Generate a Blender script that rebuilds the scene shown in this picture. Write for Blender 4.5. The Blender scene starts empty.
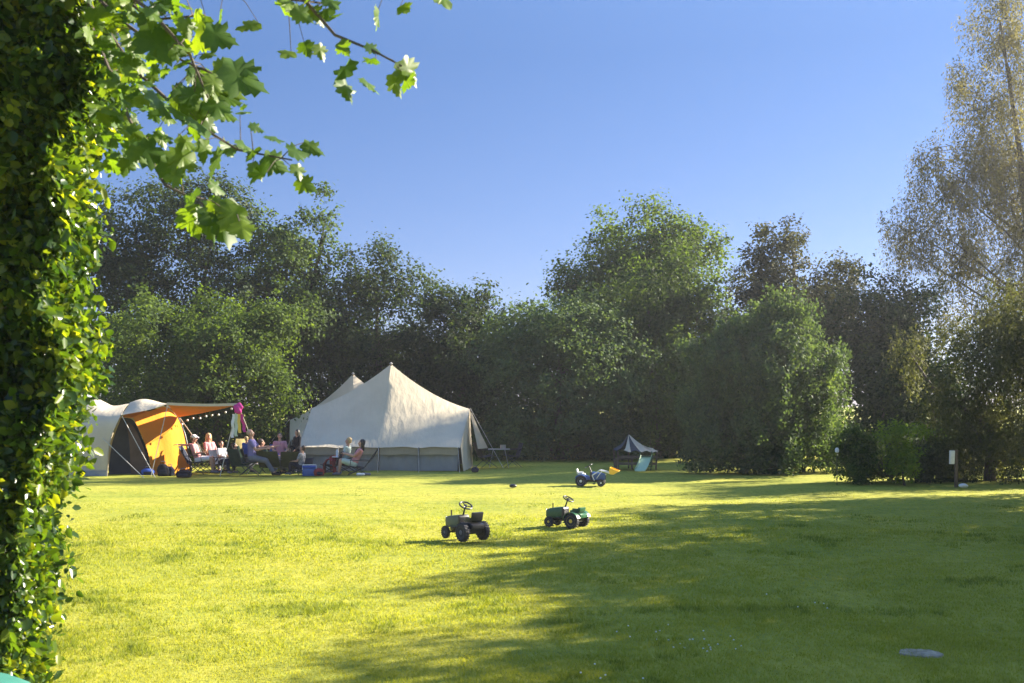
import bpy, bmesh, math, random
import numpy as np
from mathutils import Vector, Matrix, Euler
R = math.radians
scene = bpy.context.scene
COL = scene.collection
F, H, HY = 1100.0, 2.3, 400.0          # focal length in pixels, eye height, horizon row

def at(px, py, Y):                       # pixel + distance -> world point
    return Vector(((px-512)/F*Y, Y, H+(HY-py)/F*Y))
def gp(px, Y):
    return Vector(((px-512)/F*Y, Y, 0.0))

# ------------------------------------------------------------------ materials
def newmat(name):
    m = bpy.data.materials.new(name); m.use_nodes = True
    nt = m.node_tree; nt.nodes.clear()
    out = nt.nodes.new('ShaderNodeOutputMaterial')
    return m, nt, out
def ramp(nt, fac, cols):
    r = nt.nodes.new('ShaderNodeValToRGB')
    el = r.color_ramp.elements
    while len(el) < len(cols): el.new(0.5)
    for i, c in enumerate(cols):
        el[i].position = i/(len(cols)-1) if len(c) == 3 else c[3]
        el[i].color = (c[0], c[1], c[2], 1)
    nt.links.new(fac, r.inputs[0]); return r.outputs[0]
def noise(nt, scale, detail=4, rough=.6, coord='Object', stretch=None):
    tc = nt.nodes.new('ShaderNodeTexCoord'); n = nt.nodes.new('ShaderNodeTexNoise')
    n.inputs['Scale'].default_value = scale; n.inputs['Detail'].default_value = detail
    n.inputs['Roughness'].default_value = rough
    if stretch:
        mp = nt.nodes.new('ShaderNodeMapping'); mp.inputs['Scale'].default_value = stretch
        nt.links.new(tc.outputs[coord], mp.inputs[0]); nt.links.new(mp.outputs[0], n.inputs['Vector'])
    else: nt.links.new(tc.outputs[coord], n.inputs['Vector'])
    return n.outputs['Fac']
def solid(name, col, rough=.6, var=.18, scale=9, metal=0, bump=.1, trans=0, spec=.5):
    """a painted, plastic, cloth or wood surface with slight mottling of its own"""
    if name.startswith('cloth') or name.startswith('canvas'): spec = .08
    m, nt, out = newmat(name)
    p = nt.nodes.new('ShaderNodeBsdfPrincipled')
    n = noise(nt, scale)
    lo = [c*(1-var) for c in col]; hi = [min(1, c*(1+var)) for c in col]
    c = ramp(nt, n, [(*lo, .3), (*hi, .7)])
    nt.links.new(c, p.inputs['Base Color'])
    p.inputs['Roughness'].default_value = rough; p.inputs['Metallic'].default_value = metal
    p.inputs['Specular IOR Level'].default_value = spec
    if bump:
        b = nt.nodes.new('ShaderNodeBump'); b.inputs['Strength'].default_value = bump
        b.inputs['Distance'].default_value = .01
        nt.links.new(noise(nt, scale*6), b.inputs['Height']); nt.links.new(b.outputs[0], p.inputs['Normal'])
    if trans:
        t = nt.nodes.new('ShaderNodeBsdfTranslucent'); nt.links.new(c, t.inputs[0])
        mx = nt.nodes.new('ShaderNodeMixShader'); mx.inputs[0].default_value = trans
        nt.links.new(p.outputs[0], mx.inputs[1]); nt.links.new(t.outputs[0], mx.inputs[2])
        nt.links.new(mx.outputs[0], out.inputs[0])
    else: nt.links.new(p.outputs[0], out.inputs[0])
    return m
def wrinkle(m, dist=.05, sc=2.2):
    nt = m.node_tree; p = [n for n in nt.nodes if n.type == 'BSDF_PRINCIPLED'][0]
    b = nt.nodes.new('ShaderNodeBump'); b.inputs['Strength'].default_value = .6; b.inputs['Distance'].default_value = dist
    nt.links.new(noise(nt, sc, 4, .55, stretch=(2.2,1,.8)), b.inputs['Height'])
    old = p.inputs['Normal'].links[0].from_socket; nt.links.new(old, b.inputs['Normal']); nt.links.new(b.outputs[0], p.inputs['Normal'])
def leafmat(name, cols, tcol, trans=.4, rough=.65, spec=.15, blotch=0):
    m, nt, out = newmat(name)
    a = nt.nodes.new('ShaderNodeAttribute'); a.attribute_name = 'tint'
    fac = a.outputs['Fac']
    if blotch:
        md = nt.nodes.new('ShaderNodeMath'); md.operation = 'MULTIPLY_ADD'; md.inputs[1].default_value = blotch
        nt.links.new(noise(nt, 38, 5, .7), md.inputs[0]); m2 = nt.nodes.new('ShaderNodeMath'); m2.inputs[1].default_value = -blotch/2
        nt.links.new(fac, m2.inputs[0]); nt.links.new(m2.outputs[0], md.inputs[2]); fac = md.outputs[0]
    c = ramp(nt, fac, cols)
    p = nt.nodes.new('ShaderNodeBsdfPrincipled'); nt.links.new(c, p.inputs['Base Color'])
    p.inputs['Roughness'].default_value = rough; p.inputs['Specular IOR Level'].default_value = spec
    t = nt.nodes.new('ShaderNodeBsdfTranslucent')
    mm = nt.nodes.new('ShaderNodeMix'); mm.data_type = 'RGBA'; mm.blend_type = 'MULTIPLY'
    mm.inputs[0].default_value = 1; nt.links.new(c, mm.inputs[6]); mm.inputs[7].default_value = (*tcol, 1)
    nt.links.new(mm.outputs[2], t.inputs[0])
    mx = nt.nodes.new('ShaderNodeMixShader'); mx.inputs[0].default_value = trans
    nt.links.new(p.outputs[0], mx.inputs[1]); nt.links.new(t.outputs[0], mx.inputs[2])
    nt.links.new(mx.outputs[0], out.inputs[0])
    return m

M = {}
M['bark'] = solid('bark', (.09,.07,.055), .9, .4, 6, bump=.6)
M['birch_bark'] = solid('birch_bark', (.26,.24,.22), .8, .45, 5, bump=.3)
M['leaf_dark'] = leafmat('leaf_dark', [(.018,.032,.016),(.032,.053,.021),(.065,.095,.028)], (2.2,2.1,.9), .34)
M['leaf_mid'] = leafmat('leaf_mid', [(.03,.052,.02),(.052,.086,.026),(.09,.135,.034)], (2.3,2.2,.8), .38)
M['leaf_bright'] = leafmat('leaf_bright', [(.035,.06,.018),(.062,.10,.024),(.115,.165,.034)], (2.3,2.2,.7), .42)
M['leaf_sun_tint'] = leafmat('leaf_sun_tint', [(.09,.15,.025),(.14,.21,.03),(.22,.28,.04)], (2.2,2.1,.7), .45)  # leaf colour raised to stand in for sunlight the shaded sapling doesn't get
M['leaf_purple'] = leafmat('leaf_purple', [(.04,.048,.026),(.055,.064,.03),(.085,.09,.038)], (1.8,1.6,.9), .3)
M['leaf_dome'] = leafmat('leaf_dome', [(.05,.082,.045),(.072,.118,.05),(.12,.17,.055)], (2.0,1.9,.8), .36)
M['leaf_birch'] = leafmat('leaf_birch', [(.09,.095,.045),(.135,.135,.06),(.20,.19,.08)], (1.7,1.5,.8), .45)
M['leaf_willow'] = leafmat('leaf_willow', [(.055,.066,.03),(.08,.095,.038),(.12,.14,.045)], (1.9,1.7,.8), .34)
M['leaf_hedge'] = leafmat('leaf_hedge', [(.016,.042,.014),(.055,.105,.017),(.19,.225,.025)], (3.1,2.7,.5), .45, .28, .5)
M['leaf_maple'] = leafmat('leaf_maple', [(.035,.08,.014),(.06,.115,.016),(.12,.18,.02)], (3.1,2.8,.5), .46, .45, .35, .9)
M['grass_blade'] = leafmat('grass_blade', [(.10,.145,.025),(.225,.265,.036),(.32,.32,.06)], (2.1,1.85,.55), .45, .6, .2)
M['canvas'] = solid('canvas', (.66,.57,.43), .85, .07, 1.2, bump=.15, trans=.12)
M['canvas_grey'] = solid('canvas_grey', (.36,.35,.34), .9, .1, 1.5, bump=.15, trans=.1)
M['canvas_tan'] = solid('canvas_tan', (.50,.42,.30), .9, .1, 1.5, bump=.15, trans=.2)
M['canvas_orange'] = solid('canvas_orange', (.78,.33,.04), .85, .07, 1.4, bump=.2, trans=.3)
M['canvas_dark'] = solid('canvas_dark', (.07,.075,.09), .9, .2, 2, bump=.15)
M['canvas_brown'] = solid('canvas_brown', (.13,.09,.07), .9, .2, 2, bump=.15)
M['rope'] = solid('rope', (.55,.52,.45), .9, .1)
M['metal'] = solid('metal', (.45,.45,.46), .35, .1, metal=.8, bump=0)
M['pole_dark'] = solid('pole_dark', (.035,.035,.04), .5, .2)
M['wood'] = solid('wood', (.12,.085,.06), .8, .3, 12)
M['rubber'] = solid('rubber', (.022,.022,.03), .7, .3, 20)
M['black_plastic'] = solid('black_plastic', (.02,.02,.025), .4, .2)
M['green_plastic'] = solid('green_plastic', (.025,.10,.045), .35, .15, bump=0)
M['pale_green'] = solid('pale_green', (.06,.095,.08), .4, .15, bump=0)
M['yellow_plastic'] = solid('yellow_plastic', (.80,.55,.08), .4, .1, bump=0)
M['bucket_yellow'] = solid('bucket_yellow', (.85,.50,.04), .4, .08, bump=0)
M['blue_plastic'] = solid('blue_plastic', (.04,.10,.34), .35, .15, bump=0)
M['white_plastic'] = solid('white_plastic', (.72,.73,.74), .4, .06, bump=0)
M['teal_plastic'] = solid('teal_plastic', (.03,.15,.12), .6, .1, bump=0)
M['slide_green'] = solid('slide_green', (.42,.58,.34), .4, .08, bump=0)
M['cloth_olive'] = solid('cloth_olive', (.06,.062,.028), .9, .2)
M['cloth_green'] = solid('cloth_green', (.035,.06,.045), .9, .2)
M['cloth_navy'] = solid('cloth_navy', (.025,.03,.05), .9, .2)
M['cloth_tan'] = solid('cloth_tan', (.33,.27,.12), .9, .2)
M['cloth_black'] = solid('cloth_black', (.015,.015,.02), .9, .2)
M['cloth_purple'] = solid('cloth_purple', (.19,.17,.36), .9, .1)
M['cloth_blue'] = solid('cloth_blue', (.05,.10,.38), .9, .1)
M['cloth_pink'] = solid('cloth_pink', (.55,.25,.27), .9, .1)
M['cloth_red'] = solid('cloth_red', (.26,.04,.04), .9, .15)
M['cloth_white'] = solid('cloth_white', (.70,.71,.76), .9, .05)
M['cloth_mint'] = solid('cloth_mint', (.50,.58,.50), .9, .1)
M['cloth_grey'] = solid('cloth_grey', (.17,.17,.20), .9, .15)
M['cloth_stripe'] = solid('cloth_stripe', (.30,.29,.30), .9, .4, 25)
M['magenta'] = solid('magenta', (.60,.05,.32), .8, .1, trans=.3)
M['skin'] = solid('skin', (.50,.28,.19), .5, .08, bump=0)
M['eye'] = solid('eye', (.03,.02,.02), .3, .1, bump=0)
M['lips'] = solid('lips', (.38,.12,.10), .5, .1, bump=0)
M['hair_blond'] = solid('hair_blond', (.52,.36,.17), .6, .25, 40)
M['hair_brown'] = solid('hair_brown', (.08,.045,.025), .5, .3, 40)
M['hair_grey'] = solid('hair_grey', (.38,.33,.27), .6, .25, 40)
M['hair_dark'] = solid('hair_dark', (.02,.014,.012), .45, .3, 40)
M['stone'] = solid('stone', (.32,.28,.21), 1, .4, 14, bump=.6, spec=.05)
M['petal'] = solid('petal', (.75,.75,.72), .8, .05, bump=0)

for k_ in ('canvas','canvas_grey','canvas_tan','canvas_orange'): wrinkle(M[k_])
# ------------------------------------------------------------------ tagging and linking
def tag(o, label=None, cat=None, group=None, kind=None):
    for k, v in (('label', label), ('category', cat), ('group', group), ('kind', kind)):
        if v: o[k] = v
    return o
def link(name, me, mat=None, parent=None):
    o = bpy.data.objects.new(name, me); COL.objects.link(o)
    if mat is not None:
        for m in (mat if isinstance(mat, (list, tuple)) else [mat]): me.materials.append(M[m] if isinstance(m, str) else m)
    if parent: o.parent = parent
    return o
def thing(name, label, cat, loc=(0,0,0), rz=0, group=None, scale=1):
    o = bpy.data.objects.new(name, None); COL.objects.link(o)
    o.location = loc; o.rotation_euler = (0,0,rz); o.scale = (scale,)*3
    o.empty_display_size = .2
    return tag(o, label, cat, group)
def copy_tree(o, parent=None):
    c = o.copy(); COL.objects.link(c)
    if parent: c.parent = parent
    for ch in [x for x in list(COL.objects) if x.parent == o]: copy_tree(ch, c)
    return c

# ------------------------------------------------------------------ hard-surface builder
class MB:
    def __init__(s): s.bm = bmesh.new()
    def _xf(s, vs, loc, rot):
        m = Matrix.Translation(Vector(loc)) @ Euler(rot).to_matrix().to_4x4()
        for v in vs: v.co = m @ v.co
    def box(s, size, loc=(0,0,0), rot=(0,0,0), bev=.004, taper=None):
        r = bmesh.ops.create_cube(s.bm, size=1)
        vs = r['verts']
        for v in vs:
            k = 1
            if taper and v.co.x > 0: k = taper
            v.co = Vector((v.co.x*size[0], v.co.y*size[1]*k, v.co.z*size[2]*(1 if not taper else (1 if v.co.z < 0 else k))))
        if bev:
            es = list({e for v in vs for e in v.link_edges})
            g = bmesh.ops.bevel(s.bm, geom=es, offset=min(bev, min(size)*.45), segments=2, affect='EDGES', profile=.6)
            vs = list({v for f in g['faces'] for v in f.verts} | {v for v in vs if v.is_valid})
        s._xf(vs, loc, rot); return s
    def prism(s, pts, y0, y1, bev=.01):
        a = [s.bm.verts.new((p[0], y0, p[1])) for p in pts]; b = [s.bm.verts.new((p[0], y1, p[1])) for p in pts]
        n = len(pts)
        s.bm.faces.new(a); s.bm.faces.new(list(reversed(b)))
        for i in range(n): s.bm.faces.new((a[i], b[i], b[(i+1) % n], a[(i+1) % n]))
        if bev:
            es = list({e for v in a+b for e in v.link_edges})
            bmesh.ops.bevel(s.bm, geom=es, offset=bev, segments=2, affect='EDGES', profile=.6)
        return s
    def tube(s, pts, rad, n=8, close=False):
        pts = [Vector(p) for p in pts]
        if not isinstance(rad, (list, tuple)): rad = [rad]*len(pts)
        rings = []
        for i, p in enumerate(pts):
            if close: t = pts[(i+1) % len(pts)]-pts[i-1]
            else: t = pts[min(i+1, len(pts)-1)]-pts[max(i-1, 0)]
            t.normalize()
            up = Vector((0,0,1)) if abs(t.z) < .9 else Vector((1,0,0))
            a = t.cross(up).normalized(); b = t.cross(a)
            rings.append([s.bm.verts.new(p+(a*math.cos(2*math.pi*k/n)+b*math.sin(2*math.pi*k/n))*rad[i]) for k in range(n)])
        m = len(rings)
        for i in range(m if close else m-1):
            A, B = rings[i], rings[(i+1) % m]
            for k in range(n): s.bm.faces.new((A[k], A[(k+1) % n], B[(k+1) % n], B[k]))
        if not close:
            s.bm.faces.new(list(reversed(rings[0]))); s.bm.faces.new(rings[-1])
        return s
    def lathe(s, prof, loc=(0,0,0), rot=(0,0,0), n=24):   # prof: (radius, height) about z
        rings = []; vs = []
        for r, z in prof:
            ring = [s.bm.verts.new((max(r, .0005)*math.cos(2*math.pi*k/n), max(r, .0005)*math.sin(2*math.pi*k/n), z)) for k in range(n)]
            rings.append(ring); vs += ring
        for A, B in zip(rings, rings[1:]):
            for k in range(n): s.bm.faces.new((A[k], A[(k+1) % n], B[(k+1) % n], B[k]))
        s.bm.faces.new(list(reversed(rings[0]))); s.bm.faces.new(rings[-1])
        s._xf(vs, loc, rot); return s
    def ball(s, c, r, n=12):
        if not isinstance(r, (list, tuple)): r = (r,)*3
        g = bmesh.ops.create_uvsphere(s.bm, u_segments=n+4, v_segments=n, radius=1)
        for v in g['verts']: v.co = Vector((c[0]+v.co.x*r[0], c[1]+v.co.y*r[1], c[2]+v.co.z*r[2]))
        return s
    def capsule(s, a, ra, b, rb, n=12):
        a, b = Vector(a), Vector(b); t = (b-a).normalized(); pts = []; rad = []
        for k in range(5):
            q = math.pi/2*(1-k/4); pts.append(a-t*ra*math.sin(q)); rad.append(max(.0008, ra*math.cos(q)))
        for k in range(5):
            q = math.pi/2*k/4; pts.append(b+t*rb*math.sin(q)); rad.append(max(.0008, rb*math.cos(q)))
        return s.tube(pts, rad, n)
    def grid(s, rows):
        V = [[s.bm.verts.new(p) for p in r] for r in rows]
        for i in range(len(V)-1):
            for j in range(len(V[0])-1):
                s.bm.faces.new((V[i][j], V[i][j+1], V[i+1][j+1], V[i+1][j]))
        return s
    def build(s, name, mat, parent=None, smooth=True, recalc=True, thick=0):
        if thick:
            bmesh.ops.recalc_face_normals(s.bm, faces=s.bm.faces)
            bmesh.ops.solidify(s.bm, geom=list(s.bm.faces), thickness=thick)
        if recalc: bmesh.ops.recalc_face_normals(s.bm, faces=s.bm.faces)
        me = bpy.data.meshes.new(name); s.bm.to_mesh(me); s.bm.free()
        if smooth:
            me.polygons.foreach_set('use_smooth', [True]*len(me.polygons))
            try: me.set_sharp_from_angle(angle=R(38))
            except Exception: pass
        return link(name, me, mat, parent)
    def remesh(s, name, mat, voxel, parent=None, smooth=3):
        bmesh.ops.recalc_face_normals(s.bm, faces=s.bm.faces)
        me = bpy.data.meshes.new('raw'); s.bm.to_mesh(me); s.bm.free()
        o = bpy.data.objects.new('raw', me); COL.objects.link(o)
        r = o.modifiers.new('r', 'REMESH'); r.mode = 'VOXEL'; r.voxel_size = voxel; r.use_smooth_shade = True
        if smooth:
            q = o.modifiers.new('s', 'SMOOTH'); q.factor = .5; q.iterations = smooth
        dg = bpy.context.evaluated_depsgraph_get()
        m2 = bpy.data.meshes.new_from_object(o.evaluated_get(dg)); m2.name = name
        bpy.data.objects.remove(o)
        m2.materials.clear()
        m2.polygons.foreach_set('use_smooth', [True]*len(m2.polygons))
        return link(name, m2, mat, parent)

# ------------------------------------------------------------------ leaves (numpy)
T_RHOMB = (np.array([(0,0,0),(.5,-.34,.09),(1,0,-.03),(.5,.34,.09)], float), [(0,1,2,3)])
T_BEECH = (np.array([(0,0,0),(.28,-.30,.07),(.7,-.25,.06),(1,0,-.06),(.7,.25,.06),(.28,.30,.07)], float), [(0,1,2,3),(0,3,4,5)])
T_STRAND = (np.array([(0,0,0),(.5,-.2,.05),(1,0,-.1),(.5,.2,.05)], float), [(0,1,2,3)])
def maple_template():
    out = [(.0,0),(-.06,-.22),(.02,-.40),(.12,-.36),(.20,-.55),(.32,-.44),(.42,-.60),(.52,-.42),(.50,-.26),(.62,-.30),(.72,-.20),(.80,-.24),(.86,-.10),(1.02,0)]
    pts = out + [(u,-v) for u, v in reversed(out[1:-1])]
    V = [(.30,0,.0)] + [(u, v, -.22*abs(v) - .24*max(0,u-.5) + .06*math.sin(11*v+3*u)) for u, v in pts]
    n = len(pts)
    fs = [(0, 1+i, 1+(i+1) % n) for i in range(n)]
    return np.array(V, float), fs
T_MAPLE = maple_template()
def unit(a): return a/np.maximum(np.linalg.norm(a, axis=1, keepdims=True), 1e-9)
def leaf_mesh(name, P, N, size, tint, tpl, rng, T=None):
    V, Fs = tpl; n = len(P); k = len(V)
    N = unit(N)
    if T is None: T = rng.normal(size=(n,3))
    T = unit(T - N*np.sum(T*N, axis=1, keepdims=True)); B = np.cross(N, T)
    wid = rng.uniform(.8, 1.15, (n,1,1))
    co = P[:,None,:] + size[:,None,None]*(V[None,:,0:1]*T[:,None,:] + V[None,:,1:2]*wid*B[:,None,:] + V[None,:,2:3]*N[:,None,:])
    me = bpy.data.meshes.new(name)
    me.vertices.add(n*k); me.vertices.foreach_set('co', co.reshape(-1).astype(np.float32))
    flat = np.array([i for f in Fs for i in f]); L = len(flat)
    loops = (flat[None,:] + (np.arange(n)*k)[:,None]).reshape(-1)
    me.loops.add(n*L); me.loops.foreach_set('vertex_index', loops.astype(np.int32))
    lens = np.array([len(f) for f in Fs]); st = np.concatenate([[0], np.cumsum(lens)[:-1]])
    me.polygons.add(n*len(Fs))
    me.polygons.foreach_set('loop_start', (st[None,:]+(np.arange(n)*L)[:,None]).reshape(-1).astype(np.int32))
    me.update(calc_edges=True)
    a = me.attributes.new('tint', 'FLOAT', 'POINT')
    a.data.foreach_set('value', np.repeat(np.clip(tint, 0, 1), k).astype(np.float32))
    return me

def tree(name, label, cat, px, Y, lobes, leaves, mat, leaf=.14, clump=.55, seed=0, trunk_r=.16, group=None,
         style='broad', bark='bark', base_z=0, shell=.8, twigs=14, per=42, base_px=None, sub=70, rough=1.0, fillp=.26, spur=.10, limb_r=.36, grow=1.08):
    """lobes: (px, py, rx, ry[, dY[, weight]]) in picture units at distance Y, turned into real ellipsoids"""
    rng = np.random.default_rng(seed)
    base = gp(base_px if base_px else px, Y)
    root = thing(name, label, cat, base, 0, group)
    s = Y/F
    C, Rd, W = [], [], []
    for l in lobes:
        dY = l[4] if len(l) > 4 else 0
        w = l[5] if len(l) > 5 else 1
        c = at(l[0], l[1], Y) + Vector((0, dY, 0)) - base
        C.append(c); rx, rz = l[2]*s, l[3]*s
        Rd.append((rx, (rx*.55+rz*.3), rz)); W.append(w*(rx*rz)**1.0)
    C = np.array([tuple(c) for c in C]); Rd = np.array(Rd)*grow; W = np.array(W); W /= W.sum()
    nc = max(8, int(leaves/per))
    # secondary boughs bulge out of each lobe by different amounts; leaf clumps sit on the boughs
    nb = np.maximum(5, (W*sub).astype(int)); bi = np.repeat(np.arange(len(C)), nb); B = len(bi)
    bd = unit(rng.normal(size=(B,3))); bd[:,2] = np.where(rng.random(B) < .4, np.abs(bd[:,2]), bd[:,2])
    brk = rng.uniform(.50, .84, B) + rough*rng.normal(0, .10, B)
    bc = C[bi] + bd*Rd[bi]*brk[:,None]
    br = (Rd[bi].min(axis=1)*rng.uniform(.24, .46, B))
    li = rng.choice(B, nc, p=br**1.7/np.sum(br**1.7))
    d = unit(rng.normal(size=(nc,3)) + bd[li]*.7 + np.array([0,0,.35]))
    rr = np.where(rng.random(nc) < shell, rng.uniform(.75, 1.12, nc), rng.uniform(.1, .8, nc))
    cr = clump*rng.uniform(.45, 1.2, nc)
    cp = bc[li] + d*(br[li]*rr)[:,None]*np.array([1,1,1.0])
    # inner fill so that the crown is not hollow
    fill = rng.random(nc) < fillp
    fl = rng.choice(len(C), nc, p=W); fd = unit(rng.normal(size=(nc,3)))
    cp[fill] = (C[fl] + fd*Rd[fl]*(rng.random((nc,1))**.45*.78))[fill]; d[fill] = fd[fill]; cr[fill] *= 1.2
    # leading shoots
    sp = rng.random(nc) < spur
    cp[sp] = (bc[li] + unit(bd[li]+np.array([0,0,.9])+rng.normal(size=(nc,3))*.25)*(br[li]*rng.uniform(1.0, 1.55, nc))[:,None])[sp]; cr[sp] *= .5
    ok = cp[:,2] > base_z + .08
    cp, d, cr, li = cp[ok], d[ok], cr[ok], li[ok]; nc = len(cp)
    cnt = np.maximum(6, (per*(cr/clump)**1.6).astype(int))
    idx = np.repeat(np.arange(nc), cnt); n = len(idx)
    g = unit(rng.normal(size=(n,3)))*(rng.random((n,1))**.55)
    if style == 'hang':
        q = g*np.array([.55,.55,1.0]); q[:,2] = q[:,2]*1.5 - .5
        off = q*cr[idx][:,None]
    elif style == 'plume':
        q = g*np.array([.55,.55,1.0]); off = q*cr[idx][:,None]
    else:
        off = g*np.array([1,1,.72])*cr[idx][:,None]
        star = rng.normal(size=(nc,3))*.35 + d                # twig-like spurs reaching outward
        mk = rng.random(n) < .12
        off[mk] += (unit(star)[idx[mk]])*cr[idx[mk]][:,None]*rng.uniform(.2, 1.0, (mk.sum(),1))
    P = cp[idx] + off
    P[:,2] = np.maximum(P[:,2], .03)
    up = np.array([0,0,1.0])
    N = d[idx]*.75 + up*.4 + rng.normal(size=(n,3))*.5
    T = None
    if style == 'hang': T = rng.normal(size=(n,3))*.5 - up
    if style == 'plume': T = rng.normal(size=(n,3))*.5 + up*.9 + d[idx]*.4; N = rng.normal(size=(n,3))*.7 + d[idx]
    ctint = rng.normal(.45, .16, nc); tint = ctint[idx] + rng.normal(0, .14, n)
    me = leaf_mesh('crown', P, N, leaf*rng.uniform(.65, 1.25, n), tint, T_RHOMB if style != 'hang' else T_STRAND, rng, T)
    link('crown', me, mat, root)
    # trunk and limbs
    tb = MB(); top = C[np.argmax(C[:,2])]; mid = C.mean(axis=0)
    hgt = float(top[2]); wob = lambda k: rng.normal()*k
    tp = [Vector((0,0,-.1)), Vector((wob(.05), wob(.05), hgt*.12)), Vector((mid[0]*.35+wob(.1), mid[1]*.35, hgt*.4)),
          Vector((top[0]*.7+wob(.15), top[1]*.7, hgt*.72)), Vector((top[0], top[1], hgt))]
    tb.tube(tp, [trunk_r*1.35, trunk_r, trunk_r*.75, trunk_r*.42, trunk_r*.12], 10)
    def trunk_pt(z):
        for a, b in zip(tp, tp[1:]):
            if a.z <= z <= b.z: return a.lerp(b, (z-a.z)/max(1e-6, b.z-a.z))
        return tp[-1]
    ends = [Vector(c) for c in C] + [Vector(cp[i]) for i in rng.choice(nc, min(nc, twigs), replace=False)]
    nmain = len(C)
    for k_, e in enumerate(ends):
        if k_ >= nmain:                    # twigs leave the nearest bough, curving and drooping a little
            j = int(np.argmin([(e-Vector(c)).length + (0 if c[2] < e.z+1.5 else 2) for c in C])); a = Vector(C[j])+Vector((wob(.2), wob(.2), wob(.25)))
            L = (e-a).length
            if L < .3: continue
            sg_ = L*.12*(-1 if style == 'hang' else .6)
            r = trunk_r*.09
            m1 = a.lerp(e, .4)+Vector((wob(.06)*L, wob(.06)*L, L*.14)); m2 = a.lerp(e, .75)+Vector((wob(.06)*L, wob(.06)*L, L*.12+sg_*.3))
            tb.tube([a, m1, m2, e], [r, r*.7, r*.45, r*.2], 5); continue
        z0 = max(.25, min(hgt*.8, e.z - .55*math.hypot(e.x, e.y) - .3)); a = trunk_pt(z0)
        if (e-a).length < .3: continue
        m1 = a.lerp(e, .35)+Vector((wob(.12), wob(.12), .12)); m2 = a.lerp(e, .7)+Vector((wob(.15), wob(.15), .18))
        r = trunk_r*limb_r*(1-.5*z0/hgt)
        tb.tube([a, m1, m2, e], [r, r*.7, r*.45, r*.15], 6)
    tb.build('trunk', bark, root)
    return root

# ================================================================== THE SETTING
def ground_material():
    m, nt, out = newmat('lawn')
    p = nt.nodes.new('ShaderNodeBsdfPrincipled'); p.inputs['Roughness'].default_value = .9
    p.inputs['Specular IOR Level'].default_value = .15
    big = noise(nt, .35, 5, .6); fine = noise(nt, 9, 6, .75, stretch=(1,.45,1)); streak = noise(nt, .9, 5, .65, stretch=(.35,1.6,1))
    a = ramp(nt, fine, [(.15,.18,.03,.22), (.32,.33,.05,.52), (.44,.41,.09,.8)])
    b = ramp(nt, big, [(.72,.80,.7,.3), (1.08,1.0,1.0,.7)])
    c = ramp(nt, streak, [(.6,.68,.6,.30), (1,1,1,.46), (1.18,1.1,1.05,.75)])
    m1 = nt.nodes.new('ShaderNodeMix'); m1.data_type = 'RGBA'; m1.blend_type = 'MULTIPLY'; m1.inputs[0].default_value = 1
    nt.links.new(a, m1.inputs[6]); nt.links.new(b, m1.inputs[7])
    m2 = nt.nodes.new('ShaderNodeMix'); m2.data_type = 'RGBA'; m2.blend_type = 'MULTIPLY'; m2.inputs[0].default_value = .8
    nt.links.new(m1.outputs[2], m2.inputs[6]); nt.links.new(c, m2.inputs[7])
    nt.links.new(m2.outputs[2], p.inputs['Base Color'])
    bp = nt.nodes.new('ShaderNodeBump'); bp.inputs['Strength'].default_value = .5; bp.inputs['Distance'].default_value = .04
    nt.links.new(noise(nt, 14, 6, .7), bp.inputs['Height']); nt.links.new(bp.outputs[0], p.inputs['Normal'])
    nt.links.new(p.outputs[0], out.inputs[0])
    return m
def undul(x, y):
    return .018*np.sin(x*.9+.7*np.sin(y*.5)) + .014*np.sin(y*1.3+x*.37) + .007*np.sin(x*2.7+y*2.1)
def build_ground():
    near = np.linspace(2, 60, 175); xs = np.linspace(-32, 32, 190)
    xs = np.concatenate([[-290,-150,-90,-50], xs, [50,90,150,290]]); ys = np.concatenate([[-120,-60,-10], near, [90,150,250,380]])
    X, Yy = np.meshgrid(xs, ys)
    w = np.clip((40-np.abs(X))/10, 0, 1)*np.clip((70-Yy)/10, 0, 1)*np.clip((Yy+5)/6, 0, 1)
    Z = undul(X, Yy)*w - .02
    b = MB(); b.grid([[(X[i,j], Yy[i,j], Z[i,j]) for j in range(len(xs))] for i in range(len(ys))])
    o = b.build('lawn', ground_material(), recalc=True); tag(o, kind='structure')
build_ground()

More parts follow.
